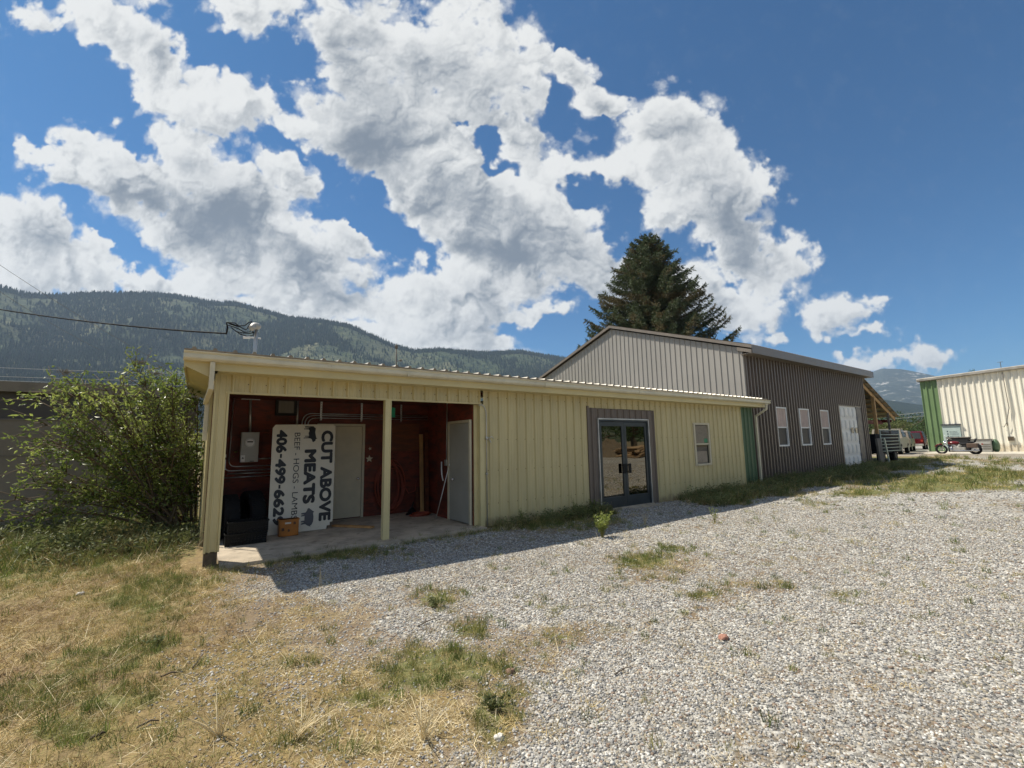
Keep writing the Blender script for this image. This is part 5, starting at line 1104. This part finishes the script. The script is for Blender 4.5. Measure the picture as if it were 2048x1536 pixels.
def weedproto(m, n=26, h=.13):
    P = []; Dn = []
    for i in range(n): a = random.uniform(0,6.28); r = random.uniform(0,.07); z = random.uniform(.005, h); P.append((r*math.cos(a), r*math.sin(a), z)); Dn.append((math.cos(a), math.sin(a), .5))
    V, F = leaves(np.array(P), np.array(Dn), .045, .016, .4); me = bpy.data.meshes.new('weed'); me.from_pydata([tuple(map(float, v)) for v in V], [], [tuple(map(int, f)) for f in F]); me.materials.append(m); return bpy.data.objects.new('weed', me)
M['weedleaf'] = mat('weed_leaf', (.17,.19,.07), .6, var=.3, rnd=.3, trans=.3)
pw_, rw_, sw_ = tallweeds()
scatter('tall_weeds', pw_, rw_, sw_, [weedproto(M['weedleaf']), weedproto(M['weedleaf'], 34, .18), clump('w', M['gblade'], 22, .16, .07, .5, .006), clump('w', M['gblade2'], 20, .15, .07, .6, .005), clump('w', M['straw'], 14, .17, .08, .5, .004), clump('w', M['straw2'], 14, .13, .08, .9, .004), clump('w', M['brownblade'], 12, .15, .08, .6, .004)], 'taller green weeds under the shrub and at the foot of the walls', 'weeds')

def weed(x, y, h, n, lab, m='leaf2', spread=.3, leafn=14, L=.05, name='weed_plant', cat_='weed', grp=None):
    z = float(gz(x, y)); t = empty(name, (x, y, z), lab, cat_, grp); st_ = MB(); LP, LD = [], []
    for i in range(n):
        a = random.uniform(0, 6.28); r = spread*random.uniform(.1, 1); hh = h*random.uniform(.55, 1.05); q = Vector((x+r*math.cos(a), y+r*math.sin(a), z+hh)); p = Vector((x+random.uniform(-.02,.02), y+random.uniform(-.02,.02), z))
        c = p.lerp(q, .5)+Vector((0,0,.12*h)); pts = [p*(1-u_)**2+c*2*u_*(1-u_)+q*u_*u_ for u_ in [k/5 for k in range(6)]]; st_.tube(pts, [.004,.0035,.003,.0025,.002,.001], 4)
        for k in range(leafn): f = random.uniform(.25, 1); j = min(4, int(f*5)); LP.append(tuple(pts[j].lerp(pts[j+1], f*5-j))); LD.append((random.gauss(0,1), random.gauss(0,1), .5))
    st_.build('stem', M['straw2'] if m == 'straw' else M['gblade2'], t)
    if leafn: V, F = leaves(np.array(LP), np.array(LD), L, L*.42, .3); npmesh('leaves', V, F, M[m], t)
p = G(1205,1075); weed(p[0], p[1], .42, 26, 'bright green bushy weed in the gravel just left of the glass doors', spread=.20, leafn=26, L=.045)
p = G(1073,1052); weed(7.05, 7.55, .62, 3, 'tall thin dry weed stalk against the yellow wall', 'leaf', .10, 7, .04)
weed(5.55, 7.52, .34, 5, 'small sprawling weed at the wall left of the tall stalk', 'leaf', .12, 8, .05); weed(7.62, 7.56, .30, 10, 'dark weed tucked against the wall beside the door surround', 'leaf', .14, 14, .05)
p = G(1430,1045); weed(p[0], p[1], .30, 8, 'slender upright weed at the edge of the gravel beyond the doors', 'leaf2', .10, 10, .035)
p = G(865,1215); weed(p[0], p[1], .08, 12, 'low round green weed in the middle of the gravel', 'weedleaf', .14, 14, .036)
p = G(985,1420); weed(p[0], p[1], .06, 10, 'low broad-leaved weed at the near edge of the gravel', 'weedleaf', .13, 12, .042)
p = G(315,1290); weed(p[0], p[1], .06, 6, 'small broad-leaved weed in the straw on the left', 'weedleaf', .11, 9, .045)
for (px__, py__, h_, lab) in ((640,1185,.34,'single tall pale dry stalk standing at the tip of the shadow'),(1290,1050,.26,'thin dry grass stalks beside the shadow edge near the doors'),(435,1475,.22,'splayed brown dry tuft near the bottom of the yard'),(850,1480,.22,'splayed straw tuft at the near edge of the gravel'),(590,1480,.2,'reddish dry tuft low in the yard, left of the straw tuft')):
    p = G(px__, py__); weed(p[0], p[1], h_, 2 if h_ > .3 else 14, lab, 'straw', .12 if h_ > .25 else .2, 0, name='dry_tuft', cat_='dry plant')
def rock(px__, py__, r, m, lab):
    p = G(px__, py__); bm = bmesh.new(); bmesh.ops.create_icosphere(bm, subdivisions=3, radius=r)
    for v in bm.verts:
        q = v.co/r; k = 1+.35*(float(fbm(np.array([q.x*1.7+px__]), np.array([q.y*1.7+q.z*2.1]), 3, 5)[0])-.5)*2; v.co = Vector((v.co.x, v.co.y*.8, v.co.z*.6))*k+Vector((p[0], p[1], p[2]+r*.3))
    me = bpy.data.meshes.new('rock'); bm.to_mesh(me); bm.free(); me.materials.append(m); o = bpy.data.objects.new('rock', me); col.objects.link(o); tag(o, lab, 'rock')
rock(1447,1278,.045,mat('red_rock',(.34,.17,.12),.85,bump=.5),'reddish fist-sized rock lying in the gravel'); rock(998,1478,.030,mat('white_rock',(.70,.66,.58),.85,bump=.5),'white rock at the near edge of the gravel')
rock(1020,1345,.035,mat('brown_rock',(.24,.15,.10),.85,bump=.5),'small brown rock beside the green patch in the yard'); rock(160,1190,.04,M['white'],'small white rock in the straw on the left')
def stick(x0, y0, x1, y1, r, lab):
    a, c = G(x0, y0), G(x1, y1); b = MB(); m_ = (a+c)/2+np.array([random.uniform(-.03,.03), random.uniform(-.03,.03), .01]); b.tube([a+[0,0,.012], m_+[0,0,.014], c+[0,0,.014]], [r, r*.9, r*.5], 6); tag(b.build('stick', M['bark'], smooth=True), lab, 'stick')
stick(320,1358,368,1348,.007,'dark stick lying left of centre in the yard, above the bent one'); stick(385,1340,405,1312,.006,'short dark stick just right of the other in the straw'); stick(835,1255,880,1238,.005,'thin twig lying across the gravel near the shadow'); stick(180,1482,210,1470,.009,'thick dark chunk of stick low on the left'); stick(272,1460,318,1446,.006,'thin stick low on the left beside the thick chunk'); stick(1230,1352,1262,1338,.004,'pale twig in the gravel right of the green patch')

# spruce
def spruce(cx_, cy_, H_, Rb, nb, lab):
    t = empty('spruce_tree', (cx_, cy_, .2), lab, 'tree'); b = MB(); b.tube([(cx_,cy_,0),(cx_,cy_,H_*.5),(cx_+.1,cy_,H_-.3)], [.36,.22,.03], 8); b.build('trunk', M['bark'], t, smooth=True)
    P, Dn = [], []; br = MB()
    for k in range(nb):
        f = (k+.5)/nb; z = H_*(.10+.89*f**.92); a = k*2.39996+random.uniform(-.3,.3); prof_ = (1-(z/H_))**.70
        L = Rb*prof_*random.uniform(.74, 1.06)+.25; droop = -.22*(1-f)*L; up = (.42+.30*random.random())*L*(.35+.65*(1-f))+.35*f
        ax_, ay_ = math.cos(a), math.sin(a); p0 = Vector((cx_, cy_, z)); p1 = p0+Vector((ax_*L*.5, ay_*L*.5, droop)); p2 = p0+Vector((ax_*L, ay_*L, up*.55))
        N = max(4, int(L*5)); pts = [p0*(1-u)**2+p1*2*u*(1-u)+p2*u*u for u in [i/N for i in range(N+1)]]; br.tube(pts, [.035*(1-i/(N+1))+.006 for i in range(N+1)], 4)
        for i in range(1, N+1):
            d = (pts[i]-pts[i-1]).normalized(); sl = .52*(1-.55*i/N)*min(1, L/2.2)+.14
            for s_ in range(7):
                th = random.uniform(0, 6.283); side = Vector((-ay_*math.cos(th), ax_*math.cos(th), math.sin(th)*.65-.25)); tip = pts[i]+(side+d*.8).normalized()*sl*random.uniform(.5,1.2)
                q0 = pts[i]; m_ = 12
                for w_ in range(m_): u = (w_+random.random())/m_; P.append(tuple(q0.lerp(tip, u))); Dn.append(tuple((tip-q0).normalized()+Vector((0,0,.1))))
    br.build('branches', M['bark'], t)
    V, F = leaves(np.array(P), np.array(Dn), .17, .05, .62); mi = (fbm(V[::4,0]*1.1+V[::4,1], V[::4,2]*1.1, 3, 61)+rng.normal(0,.05,len(F)) > .60).astype(int)
    npmesh('needles', V, F, [M['needle'], M['needle2']], t, mi=mi)
M['needle'] = mat('spruce_needle', (.095,.125,.06), .6, var=.35, scale=2, trans=.12); M['needle2'] = mat('brown_cone_needle', (.17,.14,.07), .7, var=.3, scale=2, trans=.1)
c = on(1300,600,1,26); d_ = on(1285,470,1,26); print('spruce', c, d_)
spruce(c[0], 26, float(d_[2])-.2, 9.9, 430, 'tall dark spruce rising behind the gabled building')

def roundtree(cx_, cy_, z_, H_, W_, lab, grp, n=2600, m='treeleaf'):
    t = empty('leafy_tree', (cx_, cy_, z_), lab, 'tree', grp); b = MB(); b.tube([(cx_,cy_,z_),(cx_,cy_,z_+H_*.5)], [W_*.05,W_*.02], 6)
    P = []; Dn = []
    cl = [(random.gauss(0,.26)*W_, random.gauss(0,.26)*W_, H_*random.uniform(.35,.9)) for k in range(16)]
    for cx2, cy2, cz2 in cl: b.tube([(cx_,cy_,z_+H_*.3),(cx_+cx2,cy_+cy2,z_+cz2)], [W_*.015,W_*.006], 4)
    for i in range(n):
        q = random.choice(cl); v = Vector((random.gauss(0,1), random.gauss(0,1), random.gauss(0,1))).normalized()*random.uniform(.55,1)*W_*.20; P.append((cx_+q[0]+v.x, cy_+q[1]+v.y, z_+q[2]+v.z*.8)); Dn.append((v.x, v.y, v.z))
    b.build('trunk', M['bark'], t); V, F = leaves(np.array(P), np.array(Dn), W_*.055, W_*.04, .8); npmesh('foliage', V, F, M[m], t)
M['treeleaf'] = leafmat('tree_leaf', (.045,.085,.025), (.10,.14,.04), .3, .8); M['treeleaf2'] = leafmat('yellow_leaf', (.10,.12,.035), (.15,.16,.05), .3, .8)
gz_ = .4; k_ = 0
names = ['rounded', 'pale spreading', 'dark dense', 'small', 'broad', 'yellowish', 'tall narrow', 'low', 'bushy', 'loose']
for az_, dist, h_, w_, m in ((10.6,150,6.0,8,'treeleaf'),(11.5,170,7.2,9,'treeleaf2'),(12.5,160,6.4,8,'treeleaf'),(13.3,185,5.6,8,'treeleaf'),(14.0,150,7.8,8,'treeleaf'),(14.9,165,7.0,9,'treeleaf2'),(15.8,150,7.4,10,'treeleaf'),(16.8,170,6.5,9,'treeleaf'),(12.0,120,3.6,6,'treeleaf'),(14.5,118,4.2,6,'treeleaf2')):
    nm_ = names[k_]; k_ += 1; place = 'above the red minivan' if az_ < 12.7 else ('above the white pickup' if az_ < 14.2 else 'seen under the lean-to roof')
    roundtree(dist*math.cos(R(az_)), dist*math.sin(R(az_)), gz_, h_, w_, '%s green tree in the far tree line, %s' % (nm_, place), 'far tree line', 1500, m)
spt = on(1944,735,0,75); spruce(75, float(spt[1]), 0.1, 0.1, 1, 'x') if False else None
roundtree(75, float(on(1943,738,0,75)[1]), 4.2, 5.7, 1.7, 'dark treetop showing above the roof of the cream building', None, 900, 'treeleaf')

M['linegrey'] = mat('line_grey', (.42,.42,.40), .9, spec=.1)
# ------------------------------------------------------------------ power lines
def pline(q0, q1, Y, r, lab, grp, ax=1, m='linegrey', sag=.3):
    a, c = on(*q0, ax, Y), on(*q1, ax, Y); b = MB(); b.tube(cat(tuple(a), tuple(c), sag, 16), r, 5); tag(b.build('power_line', M[m], smooth=True), lab, 'power line', grp)
GRP = 'power lines behind the shrub'
pline((-300,722),(900,752),34,.013,'topmost pale power line crossing behind the leafy shrub',GRP); pline((-300,741),(900,765),34,.013,'second pale power line from the top behind the shrub',GRP); pline((-300,750),(900,772),34,.013,'third pale power line from the top behind the shrub',GRP); pline((-300,764),(900,782),34,.013,'lowest pale power line, just over the concrete roof',GRP)
pline((-200,390),(330,730),60,.018,'dark thin power line slanting down across the left hills, nearest the top',None,m='weath',sag=.6); pline((-200,440),(200,700),60,.016,'dark thin power line at the far left edge, below the other slanting one',None,m='weath',sag=.6)
pline((1700,838),(2048,800),90,.022,'upper pale power line between lean-to and cream building',None,ax=0,sag=.2); pline((1700,845),(2048,808),90,.02,'lower pale power line between lean-to and cream building',None,ax=0,sag=.2)

# ------------------------------------------------------------------ what stands behind the camera (seen in the door glass)
md = MB(); n = 40; vs = []; cx_, cy_ = 33, -13
def heap(cx_, cy_, rx_, ry_, h_, seed, m, nm, lab, cat_):
    n = 48; u, v = np.meshgrid(np.linspace(-1, 1, n), np.linspace(-1, 1, n), indexing='ij'); rr = np.hypot(u, v); z = h_*np.clip(1-rr, 0, 1)**.8*(.2+1.6*fbm(u*5+seed, v*5, 5, seed)); z0 = gz(cx_+u*rx_, cy_+v*ry_)
    V = np.stack([(cx_+u*rx_).ravel(), (cy_+v*ry_).ravel(), (z0-.05+z).ravel()], 1); i = np.arange(n-1)[:, None]; j = np.arange(n-1)[None, :]; F = np.stack([i*n+j, (i+1)*n+j, (i+1)*n+j+1, i*n+j+1], -1).reshape(-1, 4); tag(npmesh(nm, V, F, m, smooth=True), lab, cat_)
heap(31,-13.2,3.2,2.6,1.6,3,mat('dirt_heap',(.15,.115,.075),.9,bump=.6,bscale=6,c2=(.12,.09,.06)),'dirt_mound','brown mound of dirt and brush across the yard, mirrored in the glass doors','mound')
M['logwood'] = mat('peeled_log', (.33,.22,.12), .8, var=.3, scale=3)
for k_, (x_, y_) in enumerate(((48,-24),(56,-27),(62,-20),(70,-30),(55,-38),(42,-34),(66,-12))): roundtree(x_, y_, .3, random.uniform(6,9), random.uniform(6,9), 'dark green tree far across the yard, %s' % ('behind the dirt mound','behind the log heap','right of the log heap','deep in the back row','at the back near the middle','left of the dirt mound','beyond the cream building front')[k_], 'trees across the yard', 1300)
for i in range(26):
    b = MB(); x_ = 31+random.uniform(-.8,.8); y_ = -9.3+random.uniform(-1.3,1.3); z_ = .45+random.random()*.7; a = random.uniform(-.5,.5)+.7; L = random.uniform(1.5,3); b.tube([(x_-L*math.cos(a)/2, y_-L*math.sin(a)/2, z_-.2),(x_+L*math.cos(a)/2, y_+L*math.sin(a)/2, z_+.1)], .09, 7)
    o = b.build('log', M['logwood'], smooth=True); tag(o, 'peeled tan log in the loose heap mirrored in the doors', 'log', 'logs heaped beyond the yard')
# ------------------------------------------------------------------ air
hz = MB(); hz.box((-7000,-7000,-9), (7000,7000,705)); hm = bpy.data.materials.new('haze'); hm.use_nodes = True; t = NT(hm.node_tree); t.n.remove(t.n['Principled BSDF'])
pv = t.new('ShaderNodeVolumePrincipled'); pv.inputs['Color'].default_value = (.58,.76,1,1); pv.inputs['Density'].default_value = 1.0e-4; pv.inputs['Anisotropy'].default_value = .15
t.l.new(pv.outputs[0], t.n['Material Output'].inputs['Volume']); tag(hz.build('haze', hm), kind='stuff')
